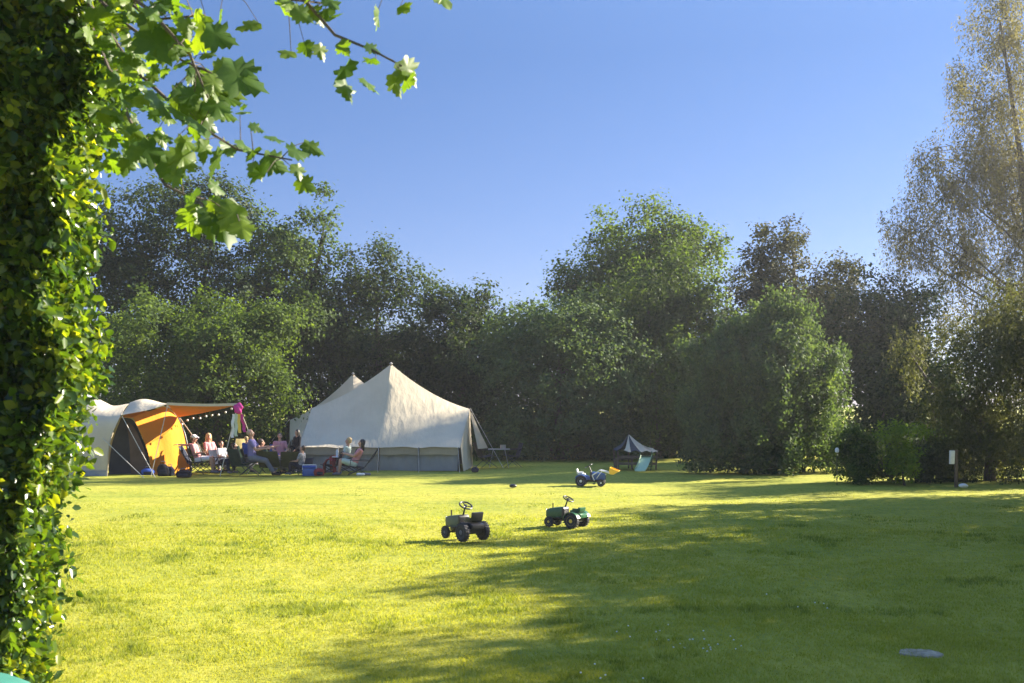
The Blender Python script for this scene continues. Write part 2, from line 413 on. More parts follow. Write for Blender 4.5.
_rg = np.random.default_rng(99).random((256,256))
def vnoise(x, y, f):
    x = np.asarray(x)*f+1000.3; y = np.asarray(y)*f+1000.7
    i = np.floor(x).astype(int); j = np.floor(y).astype(int); u = x-i; v = y-j
    u = u*u*(3-2*u); v = v*v*(3-2*v); g = lambda a, b: _rg[a % 256, b % 256]
    return (g(i,j)*(1-u)+g(i+1,j)*u)*(1-v)+(g(i,j+1)*(1-u)+g(i+1,j+1)*u)*v
def patch(x, y):   # 0..1 clumpiness of the sward
    v = .4*vnoise(x, y, .7)+.35*vnoise(x+9, y+3, 2.6)+.35*vnoise(x+4, y+8, 8)
    return np.clip((v-.3)*2.0, 0, 1)
def build_grass():
    rng = np.random.default_rng(5)
    n = 620000
    t = rng.random(n)
    Y = 7.6*(31/7.6)**t                                     # denser near the camera
    X = rng.uniform(-1, 1, n)*(.50*Y+.6)
    pt = patch(X, Y)
    keep = (rng.random(n) < .55+.45*pt) & (rng.random(n) < np.clip((31-Y)/13, 0, 1)**.8)
    X, Y, pt = X[keep], Y[keep], pt[keep]; n = len(X)
    sc = np.clip(Y/11, .8, 1.8)
    rare = np.clip(((.5*vnoise(X, Y, 1.1)+.3*vnoise(X+5, Y, 4.5)+.2*vnoise(X, Y+7, 13))-.625)*9, 0, 1)
    hgt = (.017+.017*pt+.03*rare)*rng.uniform(.6, 1.4, n)*np.clip((34-Y)/16, .25, 1)
    wid = .0042*sc*rng.uniform(.7, 1.4, n)
    a = rng.uniform(0, 2*np.pi, n); lean = rng.normal(0, .55, (n,2))*hgt[:,None]
    Z = undul(X, Y)-.022
    co = np.zeros((n,3,3))
    co[:,0] = np.stack([X-np.cos(a)*wid, Y-np.sin(a)*wid, Z], 1)
    co[:,1] = np.stack([X+np.cos(a)*wid, Y+np.sin(a)*wid, Z], 1)
    co[:,2] = np.stack([X+lean[:,0], Y+lean[:,1], Z+hgt], 1)
    me = bpy.data.meshes.new('grass')
    me.vertices.add(n*3); me.vertices.foreach_set('co', co.reshape(-1).astype(np.float32))
    me.loops.add(n*3); me.loops.foreach_set('vertex_index', np.arange(n*3, dtype=np.int32))
    me.polygons.add(n); me.polygons.foreach_set('loop_start', (np.arange(n)*3).astype(np.int32))
    me.update(calc_edges=True)
    tint = np.clip(.66-.45*rare + rng.normal(0, .13, n) - .3*(pt-.5), 0, 1)
    at_ = me.attributes.new('tint', 'FLOAT', 'POINT'); at_.data.foreach_set('value', np.repeat(tint, 3).astype(np.float32))
    tag(link('grass', me, 'grass_blade'), 'short mown green grass blades covering the lawn', 'grass', kind='stuff')
build_grass()
def build_clover():
    rng = np.random.default_rng(9); b = MB()
    for cx, cy, m in ((1.6, 10.4, 16), (2.1, 10.3, 9), (.8, 9.3, 5), (3.4, 12.2, 5)):
        for i in range(m):
            x, y = cx+rng.normal(0, .28), cy+rng.normal(0, .3)
            b.ball((x, y, .022), (.009,.009,.007), 4)
    tag(b.build('clover_flowers', 'petal'), 'tiny white clover flowers dotted in the shaded grass', 'flowers', kind='stuff')
build_clover()

# ------------------------------------------------------------------ trees beyond the lawn
BG = 'trees along the edge of the lawn'
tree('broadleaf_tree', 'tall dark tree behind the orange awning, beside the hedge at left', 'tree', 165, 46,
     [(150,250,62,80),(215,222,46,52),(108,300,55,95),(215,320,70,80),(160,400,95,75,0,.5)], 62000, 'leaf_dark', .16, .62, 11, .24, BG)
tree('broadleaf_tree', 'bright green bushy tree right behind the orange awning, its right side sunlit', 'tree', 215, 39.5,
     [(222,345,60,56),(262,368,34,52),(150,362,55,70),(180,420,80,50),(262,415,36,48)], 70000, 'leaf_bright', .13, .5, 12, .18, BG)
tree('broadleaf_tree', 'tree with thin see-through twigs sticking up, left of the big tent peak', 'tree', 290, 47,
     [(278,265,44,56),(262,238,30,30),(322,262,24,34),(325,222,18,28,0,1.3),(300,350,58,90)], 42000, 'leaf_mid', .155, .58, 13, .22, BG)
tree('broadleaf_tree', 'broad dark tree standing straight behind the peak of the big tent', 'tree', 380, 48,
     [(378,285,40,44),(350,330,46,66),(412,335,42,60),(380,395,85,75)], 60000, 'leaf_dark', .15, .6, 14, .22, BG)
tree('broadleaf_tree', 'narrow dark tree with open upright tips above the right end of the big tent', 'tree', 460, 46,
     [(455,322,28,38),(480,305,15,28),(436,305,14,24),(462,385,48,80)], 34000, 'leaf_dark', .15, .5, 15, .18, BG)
tree('rounded_tree', 'low rounded dark green tree between the large tent and the toy slide', 'tree', 560, 43,
     [(560,388,86,80),(520,352,42,40),(598,348,44,42),(560,432,92,36),(505,445,40,24),(615,442,42,26),(560,330,30,24)], 90000, 'leaf_dome', .13, .5, 16, .2, BG, rough=.15, fillp=.35, sub=190, spur=.05)
tree('broadleaf_tree', 'tallest tree of the middle, wide crown with a yellow-green sunlit top', 'tree', 645, 51,
     [(640,262,58,44),(655,228,40,26),(596,290,40,34),(702,262,34,34),(640,335,80,80),(568,288,20,22)], 66000, 'leaf_bright', .165, .7, 17, .28, BG)
tree('broadleaf_tree', 'mid green domed tree just in front of the tallest tree, above the toy slide', 'tree', 655, 45,
     [(648,308,54,58),(692,340,42,66),(655,400,85,75),(615,340,35,45)], 60000, 'leaf_mid', .15, .6, 18, .22, BG)
tree('broadleaf_tree', 'brownish dark tree with upright spiky tips behind the pointed dome-shaped tree', 'tree', 790, 47,
     [(758,300,40,48),(775,262,24,26),(792,240,14,20,0,1.2),(764,242,9,15,0,1.0),(836,286,30,30),(800,340,66,70),(740,385,50,75),(855,270,13,13)], 60000, 'leaf_purple', .15, .52, 19, .22, BG)
tree('dome_tree', 'dense dome-shaped tree with a pointed sunlit top standing forward on the lawn', 'tree', 768, 35,
     [(790,338,34,44),(718,366,36,40),(768,392,72,68),(768,436,90,46),(822,392,32,62),(745,350,34,34),(790,318,22,28),(702,425,26,50),(705,462,24,18),(725,455,46,24),(812,455,46,24),(768,460,50,20)], 100000, 'leaf_dome', .115, .42, 20, .2, BG, style='plume', rough=.15, fillp=.35, sub=190, grow=1.05, spur=.06)
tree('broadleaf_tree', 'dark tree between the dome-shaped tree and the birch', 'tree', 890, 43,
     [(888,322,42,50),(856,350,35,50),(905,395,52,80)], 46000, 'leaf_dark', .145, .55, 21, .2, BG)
tree('willow_bush', 'large drooping grey-green bush at the right edge behind the marker post', 'bush', 990, 31.5,
     [(985,392,52,78),(1045,365,60,100),(948,420,34,62),(1000,450,80,36),(935,350,24,36,2,.7),(1085,420,60,70)], 80000, 'leaf_willow', .115, .45, 22, .14, style='hang')
tree('bramble_bush', 'low dark thicket under and behind the large drooping bush at right', 'bush', 1000, 35.5,
     [(960,452,50,26),(1040,450,60,28),(1100,450,50,28),(885,455,50,22)], 26000, 'leaf_dark', .12, .4, 28, .05, twigs=6)
tree('garden_shrub', 'low rounded shrub with a sunlit yellow-green top left of the leafy sapling', 'shrub', 857, 30.5,
     [(856,462,18,26),(852,438,10,14),(864,448,8,12)], 9000, 'leaf_bright', .085, .26, 23, .05, twigs=4)
tree('sapling', 'small sapling with sparse sun-tinted leaves in front of the bushes near the marker post', 'shrub', 905, 30.2,
     [(903,462,14,20),(898,434,20,9),(920,430,10,10,0,.6),(884,440,9,7,0,.6)], 4200, 'leaf_sun_tint', .085, .24, 24, .03, twigs=6)
tree('garden_shrub', 'dull brown-green low shrub between the sapling and the marker post', 'shrub', 930, 31,
     [(930,466,20,20),(886,472,14,14)], 9000, 'leaf_willow', .085, .26, 25, .04, twigs=4)
tree('birch_tree', 'tall airy birch with thin hanging twigs at the upper right', 'tree', 1045, 45,
     [(1000,20,36,70),(985,110,46,66),(950,190,50,50),(1000,200,60,60),(1045,60,40,80,0,.4),(1050,190,60,90),(914,222,32,34),(960,262,50,44),(1020,290,54,50),(1075,150,40,80,0,.3),(928,160,18,30,0,.8),(905,250,28,34),(893,222,14,20,0,.8),(980,310,60,26)],
     105000, 'leaf_birch', .13, .45, 26, .26, style='hang', bark='bark', shell=.5, twigs=160, per=24, base_px=1062, sub=170, fillp=.45, limb_r=.3, grow=1.1)
# far wood closing the gaps low between the trunks
def far_wood():
    rng = np.random.default_rng(31); n = 70000
    X = rng.uniform(-34, 34, n); Y = 54+rng.normal(0, 1.6, n)
    top = 5.8+1.1*np.sin(X*.5)+.8*np.sin(X*1.3+1)
    Z = rng.random(n)**.8*top
    q = rng.random(n) < .35; Y[q] = 47.3+rng.normal(0, .4, q.sum()); Z[q] = rng.random(q.sum())*(1.5+.5*np.sin(X[q]*.8)+.3*np.sin(X[q]*2.3))
    P = np.stack([X, Y, Z], 1); N = rng.normal(size=(n,3))+np.array([0,-.4,.5])
    me = leaf_mesh('far_wood', P, N, .24*rng.uniform(.7, 1.3, n), rng.normal(.4, .2, n), T_RHOMB, rng)
    tag(link('far_wood', me, 'leaf_dark'), 'dark undergrowth filling the gaps low behind the trees', 'undergrowth', kind='stuff')
far_wood()

# trees out of the frame to the right: they throw the long shade over the lawn
def shade_tree(loc, hgt, seed):
    k = hgt/13.0; s = F/20.0
    lob = [(0,0,0,0)]
    root = tree('broadleaf_tree', 'tall leafy tree right of the picture that shades the lawn', 'tree', 512, 20,
        [(512,400-s*(8.2-2.3)*1, s*3.0, s*4.6),(512-s*1.4,400-s*(6-2.3), s*2.0, s*2.6),(512+s*1.5,400-s*(6.5-2.3), s*2.2, s*2.8),(512,400-s*(3.6-2.3), s*2.7, s*2.0)],
        42000, 'leaf_mid', .2, .6, seed, .24, 'shade trees right of the lawn')
    root.location = loc; root.scale = (k,k,k); return root
first = shade_tree((14.2,16.2,0), 8.8, 41)
for x, y, k, rz in ((16.3,27.3,.64,1.1), (15.2,23.6,.66,4.0), (14.4,19.9,.66,2.3), (13.7,12.8,.62,5.0), (13.2,9.4,.55,3.0), (18.2,21.5,.76,.4), (18.0,17.5,.8,.9), (17.2,13.5,.76,5.6)):
    c = copy_tree(first); c.location = (x,y,0); c.rotation_euler.z = rz; c.scale = (k,k,k)

# ------------------------------------------------------------------ the near hedge at left
def near_hedge():
    rng = np.random.default_rng(51)
    root = thing('hedge', 'tall leafy green hedge filling the left edge, its right edge glowing in the sun', 'hedge', (-4.2, 7.6, 0))
    o = np.array([-4.2, 7.6, 0])
    n = 165000
    z = rng.uniform(.02, 6.2, n)
    # right end of the hedge bulges out with height
    edge = -3.33 + .42*np.clip(z/2.4, 0, 1) + .10*np.clip(z-2.9, 0, 3) + .05*np.sin(z*3.1) + .04*np.sin(z*7.3+1)
    side = rng.random(n)
    X = np.empty(n); Y = np.empty(n)
    f = side < .68
    fr = 7.05 + .10*np.sin(z*2.3+1) 
    X[f] = edge[f] - (rng.random(f.sum())**1.0)*3.0 ; Y[f] = fr[f] + np.abs(rng.normal(0, .22, f.sum())) + .09*np.sin(X[f]*9+z[f]*5)*np.sin(z[f]*11-X[f]*4)
    e = ~f
    X[e] = edge[e] - np.abs(rng.normal(0, .13, e.sum())) + .05*np.sin(z[e]*6); Y[e] = 7.0 + rng.random(e.sum())*1.1
    X[e] -= .22*(Y[e]-7.0)
    inner = rng.random(n) < .30                        # leaves all through the depth
    X[inner] = (edge - .12 - rng.random(n)*2.4)[inner]; Y[inner] = (7.15 + rng.random(n)*1.1)[inner]
    # round the corner
    cc = np.clip(.22-(edge-X), 0, .22); Y += np.where(f, cc**2*4, 0)
    P = np.stack([X, Y, z], 1) - o
    out = np.where(f[:,None], np.array([[.1,-1,.25]]), np.array([[1,-.2,.25]]))
    N = out*.55 + rng.normal(size=(n,3))*.65
    T = rng.normal(size=(n,3))*.8 + out*.6 - np.array([0,0,.5])
    tint = .42+.16*np.sin(X*4+z*2.2)*np.sin(z*3.3) + rng.normal(0, .27, n)
    me = leaf_mesh('foliage', P, N, .072*rng.uniform(.4, 1.45, n), tint, T_BEECH, rng, T)
    link('foliage', me, 'leaf_hedge', root)
    # shoots that stand proud of the clipped face
    b = MB()
    for i in range(46):
        x = rng.uniform(-5.5, -3.6); y = rng.uniform(7.25, 8.0); zz = 0
        pts = [Vector((x, y, -.05))-Vector(o)]
        for k in range(1, 7): pts.append(Vector((x+rng.normal()*.07*k, y+rng.normal()*.03*k, k*.88+rng.normal()*.05))-Vector(o))
        b.tube(pts, [.022,.02,.017,.014,.011,.008,.004], 6)
        for k in range(1, 6):
            for q in range(3):
                a = pts[k]; b.tube([a, a+Vector((rng.normal()*.2, -.1-rng.random()*.15, .12)), a+Vector((rng.normal()*.35, -.15-rng.random()*.2, .3))], [.006,.004,.002], 4)
    b.build('stem', 'bark', root)
near_hedge()

# ------------------------------------------------------------------ overhanging maple above the hedge
def maple():
    rng = np.random.default_rng(77)
    base = Vector((-4.4, 9.2, 0))
    root = thing('maple_tree', 'maple tree reaching lobed sunlit leaves over the top of the hedge', 'tree', base)
    b = MB(); Lp, Ls, Ln, Lt, tint = [], [], [], [], []
    def leaf(p, size, face=None, tv=None):
        Lp.append(tuple(p-base)); Ls.append(size*.84)
        n = Vector((rng.normal()*.5+.25, -.55+rng.normal()*.45, .45+rng.normal()*.4)) if face is None else Vector(face)
        Ln.append(tuple(n))
        t = Vector((.6+rng.normal()*.6, rng.normal()*.5, -.7+rng.normal()*.5)) if tv is None else Vector(tv)
        Lt.append(tuple(t)); tint.append(rng.normal(.55, .22))
    fork = Vector((-4.0, 9.0, 5.9))
    b.tube([Vector((0,0,-.1)), Vector((.05,0,1.5)), Vector((.3,0,3.0)), fork-base, fork-base+Vector((-.1,.2,1.6)), fork-base+Vector((0,.3,3))], [.2,.16,.13,.1,.07,.03], 10)
    # branches given by the pixels they pass and their distances
    br = [
     ([(60,-60,6.1),(160,-25,6.0),(250,-5,5.9),(330,4,5.8)], .55, 20),
     ([(250,-40,5.9),(300,-5,5.8),(335,35,5.75),(372,50,5.7),(402,66,5.7)], .42, 4),
     ([(330,-40,5.8),(400,-22,5.8),(448,-6,5.7)], .4, 3),
     ([(70,-30,7.0),(120,20,6.5),(170,55,6.1),(222,78,6.0)], .7, 22),
     ([(80,-10,7.2),(135,70,6.5),(190,120,6.1),(238,150,6.0),(292,160,5.9)], .6, 24),
     ([(85,10,7.4),(130,120,6.6),(165,185,6.1),(205,205,6.0),(238,216,5.95)], .6, 20),
     ([(60,-50,7.0),(110,-15,6.4),(150,20,6.1),(205,15,6.0)], .7, 22),
     ([(90,-30,6.0),(150,10,5.9),(190,55,5.8),(208,98,5.8)], .6, 16),
    ]
    for pts, sz, m in br:
        W = [at(*p) for p in pts]
        poly = [fork]+[w for w in W]
        b.tube([p-base for p in poly], [.035]+[.011*(1-k/(len(W)+.2)) + .002 for k in range(len(W))], 6)
        for k in range(m):
            u = rng.random()**.8*(len(W)-1); i = min(int(u), len(W)-2); c = W[i].lerp(W[i+1], u-i)
            off = Vector((rng.normal()*.08, rng.normal()*.12, rng.normal()*.09-.03))
            q = c+off
            b.tube([c-base, c.lerp(q, .5)-base+Vector((0,0,.02)), q-base], [.0035,.0025,.002], 4)
            leaf(q, rng.uniform(.09, .18))
    # the leaves that read one by one against the sky
    for px, py, Y, s in ((402,60,5.7,.15),(392,74,5.68,.13),(352,60,5.74,.18),(342,80,5.7,.13),(362,78,5.72,.12),(318,44,5.75,.09),(366,44,5.7,.09),(449,0,5.7,.12),(404,80,5.7,.10),
                         (334,2,5.8,.16),(304,8,5.8,.13),(280,6,5.85,.14),(288,150,5.9,.14),(296,164,5.88,.09),(264,156,5.92,.15),(240,108,5.95,.05),(256,148,5.95,.11),(272,136,5.95,.10),
                         (222,200,5.96,.26),(206,208,5.95,.20),(238,205,5.9,.17),(186,208,6.0,.17),(150,30,6.0,.22),(222,66,5.95,.26),(205,82,6.0,.22),(236,70,6.0,.15),(206,128,6.0,.24),(222,150,6.0,.18),(188,150,6.0,.2),(135,150,6.1,.2),(160,162,6.1,.16),(178,96,6.05,.2),(150,90,6.05,.22),(240,140,5.97,.14),(170,15,6,.2),(205,30,6,.18)):
        leaf(at(px, py, Y), s*1.28)
    for k in range(200):                        # thick part of the spray over the hedge
        px = 98+abs(rng.normal())*45; py = rng.uniform(-70, 165) 
        if px > 215-py*.35: continue
        leaf(at(px, py, rng.uniform(5.9, 6.9)), rng.uniform(.07, .16))
    for k in range(300):                        # the crown over and left of the frame
        px = rng.uniform(-100, 300); py = rng.uniform(-420, -40)
        leaf(at(px, py, rng.uniform(5.6, 7.6)), rng.uniform(.12, .22))
    b.build('branches', 'bark', root)
    me = leaf_mesh('crown', np.array(Lp), np.array(Ln), np.array(Ls), np.array(tint), T_MAPLE, rng, np.array(Lt))
    link('crown', me, 'leaf_maple', root)
maple()

# storage tub that peeks in at the lower left
tb = thing('storage_tub', 'rounded teal plastic tub in front of the hedge at the lower left corner', 'tub', (-3.27, 6.3, -.07))
MB().lathe([(.36,0),(.40,.05),(.46,.55),(.47,.60)], n=40).build('body', 'teal_plastic', tb)
MB().lathe([(.47,.602),(.50,.602),(.505,.64),(.49,.67),(.40,.72),(.2,.755),(.01,.765)], n=40).build('lid', 'teal_plastic', tb)

# ================================================================== TENTS
def cat_curve(a, b, sag, n):                      # points from a to b hanging by sag
    a, b = Vector(a), Vector(b); out = []
    for i in range(n+1):
        t = i/n; p = a.lerp(b, t); p.z -= sag*4*t*(1-t); out.append(p)
    return out
def peaked_tent(name, label, YE, YR, YB, ridge, eave_z, eL, eR, seed, full=True):
    """ridge: list of points from left end to right end, front eave at YE, back eave at YB"""
    root = thing(name, label, 'tent', (0.5*(eL+eR), YR, 0)); o = root.location.copy()
    rng = random.Random(seed)
    n = len(ridge)-1; fr = []; bk = []
    NV = 14
    for i, p in enumerate(ridge):
        u = i/n; ex = eL+(eR-eL)*u
        # scalloped hem between the guy points
        hz = eave_z + .035*abs(math.sin(u*math.pi*4))
        rf, rb = [], []
        for j in range(NV+1):
            v = j/NV
            sag = .22*(1 if abs(u-.5) < .45 else .5)*math.sin(v*math.pi)*(.4+.6*(1-abs(2*u-1)))
            e = Vector((ex, YE, hz)); q = Vector(p).lerp(e, v); q.z -= sag*.8; q.z += .008*math.sin(u*40)*v
            rf.append(q-o)
            e2 = Vector((ex, YB, hz)); q2 = Vector(p).lerp(e2, v); q2.z -= sag*.8; rb.append(q2-o)
        fr.append(rf); bk.append(rb)
    rows = [list(reversed(b))+f[1:] for f, b in zip(fr, bk)]
    MB().grid(rows).build('roof', 'canvas', root, thick=.006)
    # gable end panels, right and left
    for side in (0, -1):
        P = ridge[-1] if side == -1 else ridge[0]; ex = eR if side == -1 else eL
        sx = 1 if side == -1 else -1
        rows = []
        m = 22
        for j in range(m+1):
            w = j/m; y = YE+.08+(YB-YE-.16)*w
            k = 1-abs((y-YR)/((YB-YE)/2)); k = max(0, min(1, k))
            topz = eave_z+(P[2]-eave_z)*k**.9 - .02
            bx = ex+sx*(.10+.22*k)+.05*math.sin(w*38)
            tx = ex + (P[0]-ex)*k
            rows.append([Vector((tx+(bx-tx)*q/5, y+.03*math.sin(w*33+q), topz*(1-q/5)))-o for q in range(6)])
        MB().grid(rows).build('end_panel', 'canvas', root, thick=.005)
    # low side walls, hung inside the eaves
    for yy, nm in ((YE+.14, 1), (YB-.14, -1)):
        rows = []
        for i in range(61):
            u = i/60; x = eL+.06+(eR-eL-.12)*u; y = yy+.025*math.sin(u*70)+.015*math.sin(u*23)
            rows.append([Vector((x, y, z))-o for z in (eave_z+.02, eave_z*.5, 0.0)])
        MB().grid(rows).build('side_wall', 'canvas_grey', root, thick=.004)
    # darker valance strip below the hem
    rows = []
    for i in range(61):
        u = i/60; x = eL+.03+(eR-eL-.06)*u
        rows.append([Vector((x, YE+.06, eave_z+.02))-o, Vector((x, YE+.05+.01*math.sin(u*50), eave_z-.22+.01*math.sin(u*31)))-o])
    MB().grid(rows).build('valance', 'canvas_tan', root, thick=.004)
    # guy ropes and eave poles
    for i in range(5):
        u = (i+.05)/4.1; x = eL+(eR-eL)*u
        MB().tube([Vector((x, YE-.02, -.02))-o, Vector((x+.02, YE+.0, eave_z+.02))-o], .017, 8).build('eave_pole', 'pole_dark', root)
        MB().tube([Vector((x, YE, eave_z))-o, Vector((x+.1, YE-1.0, .02))-o], .006, 5).build('guy_rope', 'rope', root)
    for P, sx in ((ridge[-1], 1), (ridge[0], -1)):
        MB().tube([Vector(P)-o+Vector((sx*.01,0,.03)), Vector((P[0]+sx*1.15, YR-.8, .02))-o], .008, 5).build('guy_rope', 'rope', root)
        MB().tube([Vector((P[0], YR, 0))-o, Vector(P)-o-Vector((0,0,.02))], .025, 8).build('end_pole', 'wood', root)
    apex = max(ridge, key=lambda q: q[2])
    MB().tube([Vector((apex[0], YR, 0))-o, Vector(apex)-o-Vector((0,0,.03))], .035, 8).build('centre_pole', 'wood', root)
    MB().lathe([(.03,0),(.055,.02),(.05,.05),(.015,.08)], Vector(apex)-o-Vector((0,0,.02)), n=12).build('peak_cap', 'canvas_grey', root)
    return root
YE, YR, YB = 35.6, 37.6, 39.6
pk = at(391, 364, YR); rt = at(470, 409, YR); lf = at(312, 408, YR)
ridge = cat_curve(lf, pk, .17, 14)[:-1]+cat_curve(pk, rt, .20, 14)
big = peaked_tent('canvas_tent', 'large cream canvas tent with one high pointed peak in front of the dark trees', YE, YR, YB,
    ridge, H-48/F*YE, at(297,0,YE).x, at(460,0,YE).x, 3)
# tan flap held out at the right end
o = big.location
MB().grid([[at(470,412,37.4)-o, at(474,430,37.0)-o, at(478,449,36.6)-o],[at(472,413,37.5)-o, at(480,432,37.3)-o, at(488,448,37.3)-o]]).build('door_flap', 'canvas_tan', big, thick=.006)
Y2 = 41.2
pk2 = at(353, 374, Y2); rt2 = at(420, 412, Y2); lf2 = at(290, 420, Y2)
peaked_tent('canvas_tent', 'second cream tent whose smaller peak shows behind the left slope of the large tent', 39.75, Y2, 42.7,
    cat_curve(lf2, pk2, .2, 12)[:-1]+cat_curve(pk2, rt2, .2, 12), .85, at(290,0,39.75).x, at(420,0,39.75).x, 4)

# ------------------------------------------------------------------ tunnel tent with orange lining
def bez(pts, n):
    """Catmull-Rom through points"""
    P = [Vector(p) for p in pts]; P = [P[0]*2-P[1]]+P+[P[-1]*2-P[-2]]; out = []
    segs = len(P)-3
    for i in range(n+1):
        t = i/n*segs; k = min(int(t), segs-1); f = t-k
        a, b, c, d = P[k:k+4]
        out.append(.5*((2*b)+(c-a)*f+(2*a-5*b+4*c-d)*f*f+(3*b-a-3*c+d)*f**3))
    return out
def loft(curves, n=16, m=10):
    C = [bez(c, n) for c in curves]
    return [bez([c[i] for c in C], m) for i in range(n+1)]
base = gp(140, 34.0)
tt = thing('tunnel_tent', 'low beige dome tent with orange lining and raised side flap beside the hedge', 'tent', base)
def w(px, py, Y): return at(px, py, Y)-base
G = lambda px, Y: gp(px, Y)-base
# hoops, each from front foot over the top to the rear foot
hoopA = [G(60,33.6), w(66,430,33.8), w(86,404,35.0), w(100,402,36.2), w(112,425,37.6), G(120,38.0)]
hoopA0 = [G(40,34.4), w(44,452,34.6), w(60,428,35.2), w(84,420,36.2), w(98,436,37.2), G(100,37.6)]
hoopB = [G(107,33.3), w(110,442,33.35), w(121,415,33.6), w(132,403,35.4), w(150,416,37.4), G(160,37.8)]
front = MB()
front.grid(loft([hoopA0, hoopA, [ (p if i else p) for i, p in enumerate([G(84,33.4), w(88,434,33.5), w(104,412,34.0), w(114,406,35.8), w(130,420,37.5), G(140,38.0)])], hoopB], 22, 14))
front.build('sleeping_pod', 'canvas', tt, thick=.006)
# arched roof between the front hoop and the awning hoop
roof = loft([[w(121,415,33.6), w(135,412.5,33.4), w(150,409.5,33.2), w(163,405.5,33.0), w(168,403.5,33.0)],
             [w(126,408,34.4), w(138,403,34.3), w(150,402,34.2), w(162,403,34.0), w(169,404,33.9)],
             [w(132,402,35.4), w(141,399.5,35.4), w(150,400,35.3), w(162,404,35.1), w(172,409,34.9)],
             [w(142,410,36.9), w(150,408,36.9), w(158,409,36.6), w(168,413,36.2), w(178,418,35.8)]], 16, 12)
MB().grid(roof).build('roof', 'canvas', tt, thick=.006)
# orange wall inside, left end near, right end far
wall = loft([[w(133,417,33.65), w(140,432,33.7), w(148,452,33.75), G(152,33.8)],
             [w(150,411,34.2), w(155,430,34.2), w(160,452,34.2), G(164,34.2)],
             [w(165,408,34.8), w(171,428,34.7), w(175,450,34.7), G(178,34.7)],
             [w(177,416,35.7), w(184,434,35.6), w(188,455,35.5), G(190.5,35.4)]], 16, 14)
MB().grid(wall).build('orange_lining', 'canvas_orange', tt, thick=.005)
MB().grid(loft([[w(121,417,33.75), w(131,411,33.9), w(140,411,34.2)], [w(133,417.5,33.7), w(143,413,34.1), w(152,411,34.4)],[w(150,411.5,34.25), w(157,409,34.5), w(163,407,34.8)], [w(165,408.5,34.85), w(170,409,35.1), w(174,411,35.4)]], 8, 10)).build('ceiling_lining', 'canvas_orange', tt, thick=.005)
# dark inner door with arched top
door = loft([[G(108.5,33.9), w(112,444,33.9), w(121,418,34.1)],
             [G(122,34.1), w(124,440,34.1), w(127,418,34.2)],
             [G(136,34.1), w(136,442,34.1), w(133,420,34.2)],
             [G(151,33.95), w(147,452,33.95), w(138,428,34.0)]], 14, 10)
MB().grid(door).build('inner_door', 'canvas_dark', tt, thick=.004)
MB().grid(loft([[G(131,33.88), w(129,440,33.9), w(126,422,34.0)],[G(140,33.86), w(138,444,33.86), w(131,424,33.95)],[G(149,33.84), w(145,452,33.85), w(137,432,33.9)]], 10, 6)).build('door_net', 'canvas_brown', tt, thick=.004)
# hoops in dark webbing
MB().tube(bez([w(165,405.5,33.9), w(172,409,35.0), w(177.5,416.5,35.72), w(184.5,434,35.6), w(188.8,455,35.5), G(191.5,35.4)], 22), .035, 8).build('hoop_pole', 'pole_dark', tt)
MB().tube(bez([w(121,415,33.6), w(110,442,33.33), G(107,33.28)], 12), .022, 8).build('hoop_pole', 'canvas_tan', tt)
# raised flap: canvas above, orange under
A, B_, Cc = w(167,403.6,33.0), w(238,404.2,33.6), w(178,417,35.7)
Bk = w(233,407,35.0)
def flap(dz):
    rows = []
    for i in range(13):
        u = i/12; a = A.lerp(B_, u); c = Cc.lerp(B_.lerp(Bk, .25), u)
        r = []
        for j in range(7):
            v = j/6; p = a.lerp(c, v); p.z += dz - .10*math.sin(u*math.pi)*(.3+.7*math.sin(v*math.pi)); r.append(p)
        rows.append(r)
    return rows
MB().grid(flap(.012)).build('flap_top', 'canvas', tt, thick=.004)
MB().grid(flap(0)).build('flap_underside', 'canvas_orange', tt, thick=.004)
ff = flap(.006); MB().grid([[r[0]+Vector((0,-.012,.03)) for r in ff], [r[0]+Vector((0,-.02,-.05)) for r in ff]]).build('flap_border', 'canvas', tt, thick=.006)
for a, b in (((238,404,33.6),(226,452,33.4)), ((238,404,33.6),(252,440,34.8))):
    q = Vector(at(*a)); e = Vector(at(*b)); d = (e-q); e = q+d*(q.z/(q.z-e.z))
    MB().tube([q-base, e-base], .014, 6).build('awning_pole', 'rope', tt)
for a, b in (((122,416,33.5),(155,477,32.6)), ((92,428,33.7),(144,478,32.3)), ((168,404,33.0),(151,475,32.9)), ((180,418,35.6),(200,446,35.2)), ((165,404,33.0),(158,430,32.95))):
    q = Vector(at(*a)); e = Vector(at(*b)); 
    if b[1] > 470: e.z = .01
    elif b[0] == 200: e = q+(e-q)*(q.z/(q.z-e.z))
    else: continue
    MB().tube([q-base, e-base], .012, 5).build('guy_rope', 'rope', tt)
# mud wall strip low along the front
MB().grid([[G(80,33.38)+Vector((0,0,.16)), G(94,33.34)+Vector((0,0,.16)), G(107,33.26)+Vector((0,0,.16))],[G(80,33.36), G(94,33.3), G(107,33.22)]]).build('mud_strip', 'canvas_grey', tt, thick=.004)

# string of lights under the flap
sl = thing('string_lights', 'string of small white round bulbs hanging under the orange flap', 'lights', base)
pts = [at(px, py, Y) for px, py, Y in ((178,419,35.5),(182,423,35.3),(187.5,419,35.2),(193,417,35.0),(200,417,34.8),(206,415,34.6),(212,414,34.4),(218.5,413.5,34.2),(225.5,411,34.0),(231.5,407.5,33.8),(237,405,33.6))]
MB().tube([p-base for p in bez(pts, 40)], .006, 5).build('cable', 'pole_dark', sl)
for p in pts[1:-1]:
    MB().ball(p-base-Vector((0,0,.04)), .036, 8).build('bulb', 'white_plastic', sl)

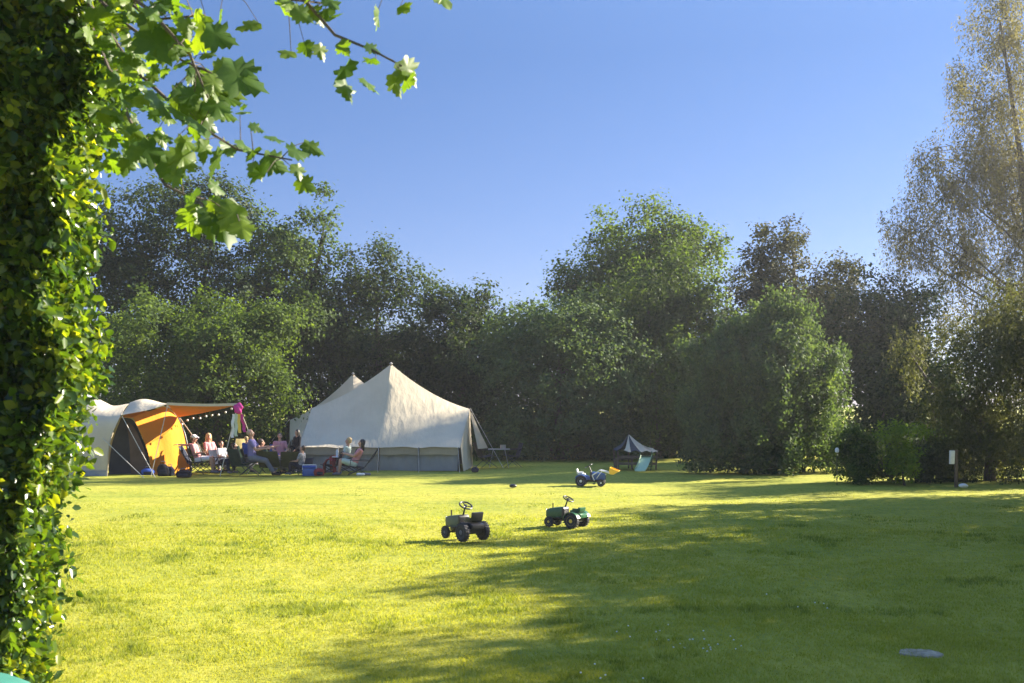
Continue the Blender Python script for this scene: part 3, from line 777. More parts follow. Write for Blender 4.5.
# pink wind streamer on the flap corner
ws = thing('wind_streamer', 'pink and multicoloured cloth streamer hanging from the corner of the orange flap', 'streamer', gp(237,33.5))
b0 = gp(237,33.5)
b = MB(); q = at(238,409,33.5)-b0
for dx, dz, r_ in ((0,0,.10),(.08,.05,.08),(-.07,.06,.085),(.02,.12,.08),(.05,-.08,.08),(-.04,-.06,.07)): b.ball(q+Vector((dx,dz*.5,dz)), (r_,r_*.8,r_), 8)
b.remesh('top_bow', 'magenta', .02, ws, 1)
for px, mt, ln, dx in ((233.5,'cloth_white',.72,-.02), (236,'cloth_mint',.68,0), (238.5,'yellow_plastic',.58,.02), (241,'magenta',.55,.06)):
    p = at(px,414,33.5)-b0; rows = []
    for i in range(11):
        z = -ln*i/10; q = p+Vector((dx*i/5+.012*math.sin(i*1.3), .02*math.sin(i*.9+px), z))
        rows.append([q-Vector((.045,0,0)), q+Vector((0,.012,0)), q+Vector((.045,0,0))])
    MB().grid(rows).build('ribbon', mt, ws, thick=.004)

# ================================================================== PEOPLE
def limb(b, pts, rad):
    for i in range(len(pts)-1): b.capsule(pts[i], rad[i], pts[i+1], rad[i+1])
def dirv(a): return Vector((math.cos(a), 0, math.sin(a)))
def hand(b, wrist, d, s, side, curl=.5):
    """palm, four unequal bent fingers and a thumb from the palm's side"""
    d = d.normalized(); n = Vector((0,0,1)) if abs(d.z) < .85 else Vector((1,0,0))
    a = d.cross(n).normalized()*side; nn = a.cross(d).normalized()
    if nn.z > 0: nn = -nn
    pc = wrist+d*.045*s
    for k in (-1.2,-.4,.4,1.2): b.capsule(wrist+a*.011*k*s+d*.01*s, .015*s, wrist+d*.082*s+a*.019*k*s, .0125*s, 8)
    for k, L in ((-1.35,.062),(-.45,.078),(.45,.084),(1.35,.074)):
        p0 = wrist+d*.085*s+a*.021*k*s; p1 = p0+(d+nn*curl*.5+a*k*.08).normalized()*L*.5*s; p2 = p1+(d*.6+nn*curl*1.3).normalized()*L*.5*s
        b.capsule(p0, .0095*s, p1, .0088*s, 8); b.capsule(p1, .0088*s, p2, .0075*s, 8)
    t0 = wrist+d*.03*s+a*.026*s; t1 = t0+(d*.6+a*.9+nn*.3).normalized()*.036*s; t2 = t1+(d*.9+a*.25+nn*.5).normalized()*.03*s
    b.capsule(t0, .0125*s, t1, .011*s, 8); b.capsule(t1, .011*s, t2, .009*s, 8)
def person(label, loc, rz, s=1.0, hs=.42, lean=.35, head=-.1, thigh=.05, arms=None, hair='hair_brown', hair_style='short',
           top='cloth_grey', bottom='cloth_grey', shorts=False, sleeves=False, knee=None, stand=False, group='people sitting by the tents', legspread=1.0, turn=0, cap=None):
    """local frame: faces +x, left is +y; s scales an adult of 1.72 m"""
    root = thing('person', label, 'person', loc, rz, group)
    S = s
    if stand:
        P = Vector((0,0,.92*S)); lean = .03
    else: P = Vector((0,0,hs+.09*S))
    td = Vector((-math.sin(lean),0,math.cos(lean)))
    neck = P+td*.50*S; hd = Vector((-math.sin(lean+head),0,math.cos(lean+head)))
    hc = neck+hd*.19*S
    hip = [P+Vector((0,y*.09*S,-.02*S)) for y in (1,-1)]
    kn, an, toe = [], [], []
    for i, y in enumerate((1,-1)):
        if stand:
            k = hip[i]+Vector((.02,y*.01,-.43*S)); a = Vector((k.x-.03, k.y, .08*S)); 
        else:
            th = thigh if not isinstance(thigh, tuple) else thigh[i]
            k = hip[i]+Vector((math.cos(th)*.43*S, y*.05*S*legspread, math.sin(th)*.43*S))
            dz = min(.99, max(-.2, (k.z-.075*S)/(.42*S)))
            kx = math.sqrt(max(0, 1-dz*dz))*.42*S
            sg = 1 if knee is None else knee
            a = Vector((k.x+sg*kx, k.y, k.z-dz*.42*S))
        kn.append(k); an.append(a); toe.append(a+Vector((.155*S, y*.02*S, -.04*S)))
    sh = [neck+td*-.045*S+Vector((0,y*.175*S,0)) for y in (1,-1)]
    if arms is None: arms = ((.10,-.25,.30,-.02),)*2
    el, wr = [], []
    for i, y in enumerate((1,-1)):
        ex, ez, wx, wz = arms[i]
        e = sh[i]+Vector((ex, y*.07, ez)).normalized()*.28*S
        ww = e+Vector((wx, -y*.06, wz)).normalized()*.25*S
        el.append(e); wr.append(ww)
    b = MB()
    # trunk
    for y in (1,-1):
        b.capsule(P+Vector((0,y*.065*S,0)), .105*S, P+td*.2*S+Vector((.0,y*.045*S,0)), .10*S)
        b.capsule(P+td*.2*S+Vector((0,y*.045*S,0)), .10*S, P+td*.40*S+Vector((0,y*.085*S,0)), .098*S)
        i = 0 if y == 1 else 1
        b.capsule(P+td*.42*S+Vector((0,y*.06*S,0)), .08*S, sh[i], .057*S)
        limb(b, [hip[i], hip[i].lerp(kn[i], .5), kn[i]], [.092*S, .078*S, .056*S])
        limb(b, [kn[i], kn[i].lerp(an[i], .3), an[i]], [.054*S, .057*S, .037*S])
        b.capsule(an[i]-Vector((.03*S,0,.02*S)), .034*S, toe[i], .027*S)
        limb(b, [sh[i], el[i]], [.052*S, .038*S]); limb(b, [el[i], el[i].lerp(wr[i], .3), wr[i]], [.038*S, .037*S, .025*S])
        hand(b, wr[i], wr[i]-el[i], S, -y)
    b.capsule(neck-td*.05*S, .062*S, neck+hd*.09*S, .052*S)
    # head: skull, face, jaw, nose, ears in the head's frame
    q = Matrix.Rotation(turn, 3, 'Z')
    def hp(x, y, z):
        v = q @ Vector((x,y,z)); v = Vector((v.x*math.cos(lean+head)-v.z*math.sin(lean+head), v.y, v.x*math.sin(lean+head)+v.z*math.cos(lean+head)))
        return hc+v*S
    b.ball(hp(-.012,0,.02), (.092*S,.075*S,.092*S), 14); b.ball(hp(.02,0,-.03), (.068*S,.062*S,.085*S), 12)
    b.ball(hp(.052,0,-.085), (.028*S,.03*S,.024*S), 8)
    b.capsule(hp(.083,0,.01), .009*S, hp(.104,0,-.03), .014*S, 8)
    b.ball(hp(.083,0,-.062), (.012*S,.026*S,.010*S), 8)
    for y in (1,-1): b.ball(hp(-.005,y*.078,-.01), (.018*S,.010*S,.032*S), 8)
    body = b.remesh('body', ['skin','eye','lips'], .0095 if s > .8 else .0085, root, 2)
    me = body.data
    eyes = [hp(.078, y*.031, .008) for y in (1,-1)]; mouth = [hp(.09, y*.015, -.062) for y in (1,-1)]
    for f in me.polygons:
        c = f.center
        if any((c-e).length < .0155*S for e in eyes): f.material_index = 1
        elif any((c-e).length < .014*S for e in mouth): f.material_index = 2
    # clothes follow the body
    c = MB(); g = .014
    for y in (1,-1):
        i = 0 if y == 1 else 1
        c.capsule(P+Vector((0,y*.065*S,.02)), .105*S+g, P+td*.2*S+Vector((.0,y*.045*S,0)), .10*S+g)
        c.capsule(P+td*.2*S+Vector((0,y*.045*S,0)), .10*S+g, P+td*.40*S+Vector((0,y*.085*S,0)), .098*S+g)
        c.capsule(P+td*.42*S+Vector((0,y*.06*S,0)), .08*S+g, sh[i], .057*S+g)
        e = el[i] if sleeves else sh[i].lerp(el[i], .6)
        c.capsule(sh[i], .052*S+g, e, .044*S+g)
        if sleeves: c.capsule(el[i], .040*S+g, wr[i].lerp(el[i], .08), .030*S+g)
    c.remesh('shirt', top, .013, root, 2)
    c = MB()
    for i, y in enumerate((1,-1)):
        c.capsule(P+Vector((0,y*.06*S,.0)), .108*S+g, hip[i], .10*S+g)
        e = hip[i].lerp(kn[i], .8) if shorts else kn[i]
        c.capsule(hip[i], .094*S+g, e, .060*S+g+.008)
        if not shorts: c.capsule(kn[i], .060*S+g, kn[i].lerp(an[i], .85), .044*S+g)
    c.remesh('shorts' if shorts else 'trousers', bottom, .013, root, 2)
    for i in (0,1):
        c = MB(); c.capsule(an[i]-Vector((.035*S,0,.025*S)), .042*S, toe[i]+Vector((.01,0,0)), .036*S)
        c.remesh('shoe', 'cloth_grey' if bottom != 'cloth_grey' else 'cloth_black', .011, root, 1)
    # hair
    c = MB()
    if hair_style != 'bald':
        c.ball(hp(-.028,0,.042), (.094*S,.088*S,.088*S), 14); c.ball(hp(-.045,0,0), (.072*S,.082*S,.085*S), 12)
        if hair_style == 'long':
            for y in (-.055,-.02,.02,.055): c.capsule(hp(-.06,y,0), .04*S, hp(-.085,y*1.3,-.22), .028*S)
            for y in (-.078,.078): c.capsule(hp(-.01,y,.02), .024*S, hp(-.005,y*1.15,-.19), .02*S)
        if hair_style == 'tail': c.capsule(hp(-.11,0,.03), .03*S, hp(-.15,0,-.12), .016*S)
    else:
        c.ball(hp(-.03,0,.028), (.083*S,.081*S,.083*S), 12)
    c.remesh('hair', hair, .011, root, 1)
    if cap:
        c = MB(); c.ball(hp(-.02,0,.06), (.105*S,.098*S,.075*S), 12); c.capsule(hp(.05,0,.062), .03*S, hp(.13,0,.05), .028*S)
        c.remesh('cap', cap, .011, root, 1)
    return root

def camp_chair(label, loc, rz, hs=.36, lean=.4, back=.62, wid=.5, cloth='cloth_olive', arms=True, group='camping chairs by the tents'):
    root = thing('camping_chair', label, 'chair', loc, rz, group)
    bx, fx = -.22, .26; hw = wid/2
    td = Vector((-math.sin(lean),0,math.cos(lean)))
    sb, sf = Vector((bx+.03,0,hs-.05)), Vector((fx,0,hs+.02))
    def sheet(a, b_, sag, nrm):
        rows = []
        for i in range(9):
            u = i/8; r = []
            for j in range(7):
                v = j/6; p = a.lerp(b_, u)+Vector((0,(v-.5)*wid,0)); p += nrm*(-sag*math.sin(v*math.pi)*math.sin(max(.15,u)*math.pi*.9)); r.append(p)
            rows.append(r)
        return rows
    MB().grid(sheet(sb, sf, .04, Vector((0,0,1)))).build('seat', cloth, root, thick=.008)
    top = sb+td*back
    MB().grid(sheet(sb+Vector((-.01,0,.02)), top, .05, Vector((math.cos(lean),0,math.sin(lean))))).build('backrest', cloth, root, thick=.008)
    for y in (1,-1):
        Y_ = y*(hw+.005)
        MB().tube([sb+Vector((0,Y_,0)), top+Vector((0,Y_,0))], .011, 8).build('back_frame', 'pole_dark', root)
        MB().tube([sb+Vector((0,Y_,0)), sf+Vector((0,Y_,0))], .011, 8).build('seat_frame', 'pole_dark', root)
        MB().tube([sf+Vector((-.03,y*(hw+.018),0)), Vector((bx-.05,y*(hw+.018),0))], .011, 8).build('leg', 'pole_dark', root)
        MB().tube([sb+Vector((.02,y*(hw+.03),.0)), Vector((fx+.05,y*(hw+.03),0))], .011, 8).build('leg', 'pole_dark', root)
        if arms:
            az = hs+.2
            a0 = sb+td*.27+Vector((0,y*(hw+.03),0)); a1 = Vector((fx-.02,y*(hw+.03),az))
            MB().box(((a1-a0).length,.05,.02), (a0+a1)/2, (0,math.atan2(a0.z-a1.z,a1.x-a0.x),0)).build('armrest', 'black_plastic', root)
            MB().tube([a1-Vector((.03,0,.01)), sf+Vector((-.03,y*(hw+.03),0))], .01, 6).build('armrest_post', 'pole_dark', root)
    return root

PI = math.pi
# left group, under the raised flap
camp_chair('dark chair nearest the orange wall, its back towards the tent', gp(196,34.3), .05, .38, .5, .62, .5, 'cloth_navy')
person('person in a pale cap and pinkish top leaning back, one arm stretched behind', gp(198.5,34.3), .05, .96, .38, .35, -.5, .12,
       arms=((-.9,.05,-.9,.05),(.3,-.8,.9,.2)), hair='hair_brown', top='cloth_pink', bottom='cloth_white', cap='cloth_white', shorts=True)
camp_chair('dark chair just behind the person in the pale cap', gp(207,35.4), -.1, .38, .35, .6, .5, 'cloth_green')
person('blond person in a pink shirt facing us from behind the one in the cap', gp(211,35.3), -.5, .96, .38, .2, -.2, .05, hair='hair_blond', top='cloth_pink', bottom='cloth_grey', hair_style='long', turn=-.5)
camp_chair('low dark chair under the child in the white t-shirt', gp(221,34.6), -.55, .30, .3, .5, .42, 'cloth_navy')
person('dark-haired child in a white t-shirt sitting under the flap', gp(222.5,34.55), -.55, .80, .30, .1, 0, .15, hair='hair_brown', top='cloth_white', bottom='cloth_navy', turn=-.3)
camp_chair('chair with a tan top behind the white t-shirt child', gp(233,35.6), 2.6, .42, .3, .72, .55, 'cloth_tan')
# middle
camp_chair('dark green chair with its back to us, holding the small blond child', gp(243,34.4), 1.2, .30, .45, .6, .58, 'cloth_green')
person('small blond child showing above the back of the dark green chair', gp(247.5,34.5), 1.2, .72, .52, .1, 0, .1, hair='hair_blond', top='cloth_blue', bottom='cloth_navy', turn=.4)
camp_chair('folding chair under the balding man', gp(249.5,33.7), .12, .42, .3, .55, .5, 'cloth_green', arms=False)
person('balding man in a lilac-blue shirt leaning forward, long legs stretched out', gp(252,33.7), .05, 1.06, .46, .02, .15, -.18,
       arms=((.7,-.7,1,.15),(.5,-.8,.9,.1)), hair='hair_grey', hair_style='bald', top='cloth_purple', bottom='cloth_grey')
camp_chair('wide olive chair seen from behind in the middle of the circle', gp(273,34.0), 1.35, .28, .5, .58, .68, 'cloth_olive')
person('person in a dark green top lying back in the wide olive chair', gp(269,34.1), .5, .98, .28, .5, -.5, .3, hair='hair_brown', top='cloth_green', bottom='cloth_grey',
       arms=((.9,.15,.9,.2),(.5,-.6,.8,.1)), knee=.4)
person('child in a navy top seated in the dark green chair, looking right', gp(239,34.5), .3, .78, .28, .3, -.2, .25, hair='hair_dark', top='cloth_navy', bottom='cloth_grey')
camp_chair('second olive chair seen from behind, right of the wide one', gp(288,34.1), 1.9, .26, .45, .56, .52, 'cloth_olive')
camp_chair('blue low-backed chair behind the olive chairs', gp(278,36.2), -1.3, .4, .25, .5, .5, 'blue_plastic')
person('person in a pink top sitting beyond the olive chairs', gp(280,36.1), -1.3, .92, .40, .15, 0, .05, hair='hair_brown', top='cloth_pink', bottom='cloth_blue', group='people sitting by the tents')
person('girl with long dark hair in black standing behind the olive chairs', gp(297,35.5), -2.4, .78, stand=True, hair='hair_dark', hair_style='long', top='cloth_black', bottom='cloth_black', sleeves=True,
       arms=((.15,-1,.5,-.5),(.15,-1,.6,-.4)))
# right
camp_chair('tiny low chair under the brown-haired child in grey', gp(302,34.0), 2.7, .18, .25, .4, .4, 'cloth_navy', arms=False)
person('brown-haired child in a striped grey top crouched low beside the blue cool box', gp(301.5,33.9), 2.9, .78, .2, .05, .1, .35, hair='hair_brown', top='cloth_stripe', bottom='cloth_navy', knee=.3)
camp_chair('reclined dark chair furthest right, in front of the big tent', gp(358,33.9), PI+.1, .26, .62, .72, .5, 'cloth_navy')
person('dark-haired woman lying back in the rightmost chair with her knees up', gp(354,33.9), PI+.1, .98, .26, .45, -.35, .30, hair='hair_dark', hair_style='long', top='cloth_pink', bottom='cloth_mint', shorts=True, knee=.35,
       arms=((.7,-.6,.9,.3),(.7,-.6,.9,.3)))
camp_chair('low dark chair behind the woman lying back', gp(346,34.8), PI-.15, .26, .4, .6, .5, 'cloth_green')
person('blond person in a mint top facing left beside the woman lying back', gp(345,34.8), PI-.15, .95, .28, .2, -.1, .3, hair='hair_blond', top='cloth_mint', bottom='cloth_red', knee=.3)
camp_chair('small low chair draped with the dark red towel', gp(330,34.1), PI, .3, .4, .5, .42, 'cloth_navy', arms=False)
rows = []
bt = gp(329,34.05)
for i in range(13):
    u = i/12; prof = [(-.16,.03),(-.15,.18),(-.13,.34),(-.06,.46),(.04,.50),(.13,.44),(.17,.28),(.18,.10),(.19,.03)]
    rows.append([Vector((x*(1+.06*math.sin(i*1.7)), -.24+.48*u, z+.012*math.sin(i*1.1+k))) for k, (x, z) in enumerate(prof)])
tw = MB().grid(rows).build('towel', 'cloth_red', None, thick=.02); tw.location = bt
tag(tw, 'dark red towel draped over the small low chair', 'towel')
# cool box, bags, cup and shoes
cb = thing('cool_box', 'bright blue cool box on the grass by the crouching child', 'cool box', gp(309.5,33.4), .15)
MB().box((.42,.28,.24), (0,0,.12), bev=.025).build('body', 'blue_plastic', cb)
MB().box((.44,.30,.06), (0,0,.272), bev=.02).build('lid', 'cloth_blue', cb)
MB().tube([(-.21,-.15,.2),(-.2,-.15,.34),(.2,-.15,.34),(.21,-.15,.2)], .012, 8).build('handle', 'white_plastic', cb)
def bag(name, label, loc, rz, size, mat, cat='bag'):
    t = thing(name, label, cat, loc, rz)
    w_, d_, h_ = size
    b = MB(); b.ball((0,0,h_*.42), (w_*.5,d_*.5,h_*.44), 12); b.box((w_*.86,d_*.8,h_*.6), (0,0,h_*.31), bev=.05); b.remesh('body', mat, .014, t, 3)
    b = MB(); b.box((w_*.55,.05,h_*.32), (0,-d_*.46,h_*.3), bev=.02); b.build('pocket', 'cloth_navy', t)
    MB().tube([(-w_*.22,0,h_*.78),(-w_*.15,0,h_*1.02),(w_*.15,0,h_*1.02),(w_*.22,0,h_*.78)], .012, 6).build('handle', 'cloth_grey', t)
bag('backpack', 'black backpack slumped at the foot of the orange wall', gp(163,33.2), .3, (.36,.26,.44), 'cloth_black')
bag('backpack', 'small dark rucksack with pale straps leaning beside the black backpack', gp(170,33.4), -.4, (.3,.24,.34), 'cloth_navy')
bag('holdall', 'long low dark holdall lying at the right foot of the orange wall', gp(184,32.7), 0, (.5,.28,.26), 'cloth_black')
bag('stuff_sack', 'blue sack lying inside the dark tent doorway', gp(148,33.6), .2, (.42,.3,.26), 'cloth_blue')
bag('shoulder_bag', 'small striped bag standing on the shaded grass at the right corner of the big tent', gp(475,35.0), .2, (.26,.18,.2), 'cloth_navy')
bag('beach_bag', 'dark red and blue bag right of the blue cool box', gp(319,33.3), .4, (.34,.24,.28), 'cloth_red')
cup = thing('side_table', 'tiny folding table with round top left of the blond person in mint', 'table', gp(337,34.6))
MB().lathe([(.16,.50),(.165,.51),(.16,.52)], n=20).build('table_top', 'white_plastic', cup)
for a in (0,2.1,4.2): MB().tube([(0,0,.5),(.15*math.cos(a),.15*math.sin(a),0)], .009, 6).build('leg', 'metal', cup)
tag(MB().lathe([(.03,0),(.038,.09),(.042,.17),(.02,.2),(.018,.24)], n=12).build('bottle', 'white_plastic'), 'pale bottle standing on the tiny folding table', 'bottle').location = gp(337,34.6)+Vector((0,0,.52))
for px, Y, l in ((361,33.5,'left'),(367,33.6,'right')):
    b = MB(); b.capsule((-.1,0,.04), .045, (.09,0,.035), .036); b.box((.2,.07,.02), (0,0,.012), bev=.008)
    s_ = b.remesh('shoe', 'cloth_white' if l == 'left' else 'cloth_grey', .01, None, 1); s_.location = gp(px, Y); s_.rotation_euler.z = .4
    tag(s_, 'white shoe lying behind the rightmost chair' if l == 'left' else 'grey shoe lying right of the white shoe', 'shoe')

# camp kitchen right of the big tent
kt = thing('camp_table', 'small camping table with things on it right of the big tent', 'table', gp(499,37.6))
MB().box((.75,.45,.03), (0,0,.62)).build('table_top', 'metal', kt)
for x, y in ((-.33,-.18),(.33,-.18),(-.33,.18),(.33,.18)): MB().tube([(x,y,0),(x*.6,y,.61)], .012, 6).build('leg', 'metal', kt)
tag(MB().lathe([(.08,0),(.1,.02),(.1,.12),(.105,.13)], n=16).build('cooking_pot', 'metal'), 'round metal pot on the small camping table', 'pot').location = gp(503,37.6)+Vector((0,0,.636))
camp_chair('dark folding chair under the trees right of the big tent', gp(486,37.6), .4, .4, .35, .55, .5, 'cloth_navy')
camp_chair('folding chair at the right end of the small camping table', gp(512,37.9), 3.4, .4, .3, .5, .48, 'cloth_navy')

# ================================================================== RIDE-ON TOY TRACTORS
def wheel(parent, x, y, r, wd, hub, name='wheel'):
    wz = bpy.data.objects.new(name, None); COL.objects.link(wz); wz.parent = parent; wz.location = (x,y,r); wz.empty_display_size = .05
    # tyre: rounded profile with lugs, axis along y
    b = MB(); h = wd/2
    b.lathe([(r*.58,-h*.8),(r*.80,-h),(r*.95,-h*.8),(r,-h*.35),(r,h*.35),(r*.95,h*.8),(r*.80,h),(r*.58,h*.8)], rot=(PI/2,0,0), n=32)
    nl = 18
    for k in range(nl):
        a = 2*PI*k/nl
        for sy in (-1,1):
            aa = a + (PI/nl if sy > 0 else 0)
            b.box((r*.07, h*.95, r*.10), (math.cos(aa)*r*1.0, sy*h*.47, math.sin(aa)*r*1.0), (0,-aa,0), bev=0)
    b.build('tyre', 'rubber', wz)
    sg = 1 if y > 0 else -1
    MB().lathe([(.01,-h*.72),(r*.57,-h*.72),(r*.60,-h*.86),(r*.60,h*.86),(r*.57,h*.72),(r*.30,h*.55),(r*.22,h*.95),(.01,h*1.0)], rot=(-PI/2*sg if sg > 0 else PI/2,0,0), n=28).build('rim', hub, wz)
    return wz
def tractor(label, loc, rz, s, body, hub, seat, hood=None, loader=False, mud=True, low=False):
    t = thing('toy_tractor', label, 'toy tractor', loc, rz, 'ride-on toy tractors on the lawn', s)
    RX, FX = -.20, .34
    for y in (.20,-.20): wheel(t, RX, y, .148, .095, hub, 'rear_wheel')
    for y in (.155,-.155): wheel(t, FX, y, .10, .06, hub, 'front_wheel')
    b = MB(); b.box((.62,.09,.07), (.07,0,.15), bev=.015); b.box((.18,.26,.11), (RX,0,.17), bev=.02)
    b.tube([(RX,-.19,.148),(RX,.19,.148)], .018, 10); b.tube([(FX,-.15,.10),(FX,.15,.10)], .013, 10); b.box((.05,.05,.08), (FX,0,.12))
    b.build('chassis', 'black_plastic', t)
    # hood: side profile, rounded nose
    MB().prism([(.06,.18),(.06,.375),(.10,.395),(.36,.36),(.435,.335),(.455,.29),(.45,.19),(.40,.17)], -.088, .088, .018).build('hood', hood or body, t)
    g = MB(); g.box((.012,.13,.11), (.456,0,.245), (0,-.05,0), bev=.003)
    for k in range(5): g.box((.008,.12,.006), (.464,0,.205+k*.02), bev=0)
    g.build('grille', 'black_plastic', t)
    for y in (.055,-.055): MB().lathe([(.018,0),(.02,.008),(.012,.014)], (.452,y,.325), (0,PI/2,0), n=14).build('headlight', 'white_plastic', t)
    MB().prism([(.03,.18),(.03,.36),(.06,.40),(.09,.38),(.09,.18)], -.095, .095, .01).build('dashboard', 'black_plastic', t)
    MB().prism([(-.36,.20),(-.36,.27),(-.30,.295),(-.03,.285),(.05,.22),(.05,.18)], -.12, .12, .015).build('rear_body', body, t)
    for y in (.20,-.20):
        rows = []
        for k in range(13):
            a = R(10+150*k/12); rr = .175
            rows.append([(RX+math.cos(a)*rr, y+q, .148+math.sin(a)*rr) for q in (-.052,0,.052)])
        if mud: MB().grid(rows).build('mudguard', body, t, thick=.012)
    # moulded seat
    b = MB(); b.box((.20,.22,.045), (-.2,0,.325), bev=.02); b.box((.04,.22,.08 if low else .15), (-.315,0,.36 if low else .395), (0,-.22,0), bev=.018)
    b.box((.13,.025,.05), (-.23,.11,.36), bev=.01); b.box((.13,.025,.05), (-.23,-.11,.36), bev=.01)
    b.build('seat', seat, t)
    MB().tube([(.07,0,.37),(.02,0,.50),(-.005,0,.545)], [.018,.013,.013], 10).build('steering_column', 'black_plastic', t)
    b = MB(); c = Vector((-.01,0,.55)); ax = Euler((0,-.5,0)).to_matrix()
    ring = [c+ax@Vector((math.cos(2*PI*k/28)*.105, math.sin(2*PI*k/28)*.105, 0)) for k in range(28)]
    b.tube(ring, .013, 8, close=True)
    for a in (0,2.09,4.19): b.tube([c-ax@Vector((0,0,.012)), c+ax@Vector((math.cos(a)*.1, math.sin(a)*.1, 0))], .009, 6)
    b.lathe([(.028,-.02),(.03,.0),(.02,.012)], c, (0,-.5,0), n=14)
    b.build('steering_wheel', 'black_plastic', t)
    b = MB(); b.tube([(.15,-.11,.07),(.15,-.11,.13),(.15,.11,.13),(.15,.11,.19)], .009, 6)
    b.box((.07,.07,.02), (.15,-.135,.07)); b.box((.07,.07,.02), (.15,.135,.19)); b.build('pedals', 'black_plastic', t)
    b = MB(); b.tube([(.30,.07,.36),(.30,.07,.46)], .011, 10); b.build('exhaust', 'black_plastic', t)
    if loader:
        la = bpy.data.objects.new('front_loader', None); COL.objects.link(la); la.parent = t; la.empty_display_size = .05
        b = MB()
        for y in (.135,-.135):
            b.tube([(.10,y,.30),(.30,y,.44),(.47,y,.40),(.58,y,.36)], .017, 8); b.tube([(.16,y,.16),(.10,y,.30)], .014, 6); b.tube([(.22,y,.22),(.36,y,.42)], .01, 6)
        b.tube([(.47,-.135,.40),(.47,.135,.40)], .014, 8)
        b.build('lift_arms', 'white_plastic', la)
        b = MB(); b.grid([[(.58,-.2,.52),(.58,.2,.52)],[(.56,-.2,.42),(.56,.2,.42)],[(.58,-.2,.34),(.58,.2,.34)],[(.68,-.2,.33),(.68,.2,.33)],[(.83,-.2,.42),(.83,.2,.42)]])
        for y in (-.2,.2):
            vs = [b.bm.verts.new(p) for p in ((.58,y,.52),(.56,y,.42),(.58,y,.34),(.68,y,.33),(.83,y,.42))]; b.bm.faces.new(vs)
        bmesh.ops.remove_doubles(b.bm, verts=b.bm.verts, dist=.001)
        b.build('bucket', 'bucket_yellow', la, thick=.012, smooth=False)
    return t
tractor('dark toy tractor with a grey-green bonnet and high black seat, nearest to us', gp(465.5,18.15), R(180-52), 1.02, 'black_plastic', 'cloth_grey', 'black_plastic', hood='pale_green', mud=False)
tractor('green toy tractor with yellow wheel hubs, second from us on the lawn', gp(568,19.9), R(180-34), .93, 'green_plastic', 'yellow_plastic', 'green_plastic', low=True)
tractor('blue toy tractor with white hubs and a raised yellow front bucket, furthest away', gp(589,29.4), R(-10), .98, 'blue_plastic', 'white_plastic', 'white_plastic', loader=True)

# ================================================================== TOY SLIDE, CANOPY, MARKER POST, SMALL THINGS
sl = thing('toy_slide', 'small toy slide with a pale green chute under the dark rounded tree', 'slide', gp(645,35.6), 0)
rows = []
for i in range(13):
    u = i/12; z = .42*(1-u)**1.0+.04-.05*math.sin(u*PI); x = .06-.30*u; y = .15-.85*u
    rows.append([(x-.19,y,z+.06),(x-.165,y,z+.0),(x,y,z-.012),(x+.165,y,z+.0),(x+.19,y,z+.06)])
MB().grid(rows).build('chute', 'slide_green', sl, thick=.018)
for x in (-.13,.25):
    MB().tube([(x,.50,0),(x,.30,.48),(x,.26,.62)], .02, 8).build('ladder_rail', 'green_plastic', sl)
for k in range(3): MB().box((.36,.09,.025), (.06,.45-.06*k,.12+.14*k)).build('step', 'green_plastic', sl)
MB().box((.38,.26,.03), (.06,.22,.46)).build('platform', 'green_plastic', sl)
MB().tube([(.25,.26,.62),(.25,.0,.58),(.25,-.02,.38)], .018, 8).build('hand_rail', 'green_plastic', sl)

cn = thing('play_canopy', 'small faded white canvas canopy on dark posts behind the toy slide', 'canopy', gp(633,37.0), 0)
o = gp(633,37.0)
apx = at(628.5,434,37)-o; ez = H-(450-HY)/F*37
cx = lambda p: at(p,0,37).x-o.x
crn = [Vector((cx(615),-.75,ez)), Vector((cx(655),-.75,ez-.02)), Vector((cx(656),.75,ez)), Vector((cx(615),.75,ez))]
def side_sheet(a, b_, t0, t1):
    rows = []
    for i in range(9):
        u = i/8; r = []
        for j in range(7):
            v = t0+(t1-t0)*j/6; e = a.lerp(b_, v); p = apx.lerp(e, u); p.z -= .10*math.sin(u*PI)+.03*math.sin(v*23+u*7)*u; r.append(p)
        rows.append(r)
    return rows
MB().grid(side_sheet(crn[0], crn[1], .16, .34)).build('canopy_panel', 'canvas', cn, thick=.006)
MB().grid(side_sheet(crn[0], crn[1], .60, 1)).build('canopy_panel', 'canvas', cn, thick=.006)
tag(MB().grid(side_sheet(crn[0], crn[1], .34, .60)).build('canopy_patch', 'canvas_dark', cn, thick=.006), 'dark patched middle strip of the canopy')
MB().grid(side_sheet(crn[1], crn[2], 0, 1)).build('canopy_panel', 'canvas', cn, thick=.006)
MB().grid(side_sheet(crn[2], crn[3], 0, 1)).build('canopy_panel', 'canvas_dark', cn, thick=.006)
MB().grid(side_sheet(crn[3], crn[0], 0, 1)).build('canopy_panel', 'canvas_dark', cn, thick=.006)
for c in crn: MB().tube([Vector((c.x*.92,c.y*.92,0)), Vector((c.x*.96,c.y*.96,c.z-.02))], .028, 8).build('post', 'wood', cn)
MB().tube([Vector((apx.x,0,0)), apx], .022, 8).build('centre_post', 'wood', cn)
MB().box((1.22,.03,.09), (cx(635),-.70,.42)).build('side_board', 'wood', cn)
MB().box((1.22,.03,.09), (cx(635),-.70,.20)).build('side_board', 'wood', cn)
pb = thing('play_bench', 'low dark wooden bench under the faded canopy', 'bench', gp(624,36.6))
MB().box((.62,.26,.035), (0,0,.34)).build('seat', 'wood', pb)
for x in (-.26,.26): MB().box((.05,.22,.32), (x,0,.16)).build('leg', 'wood', pb)

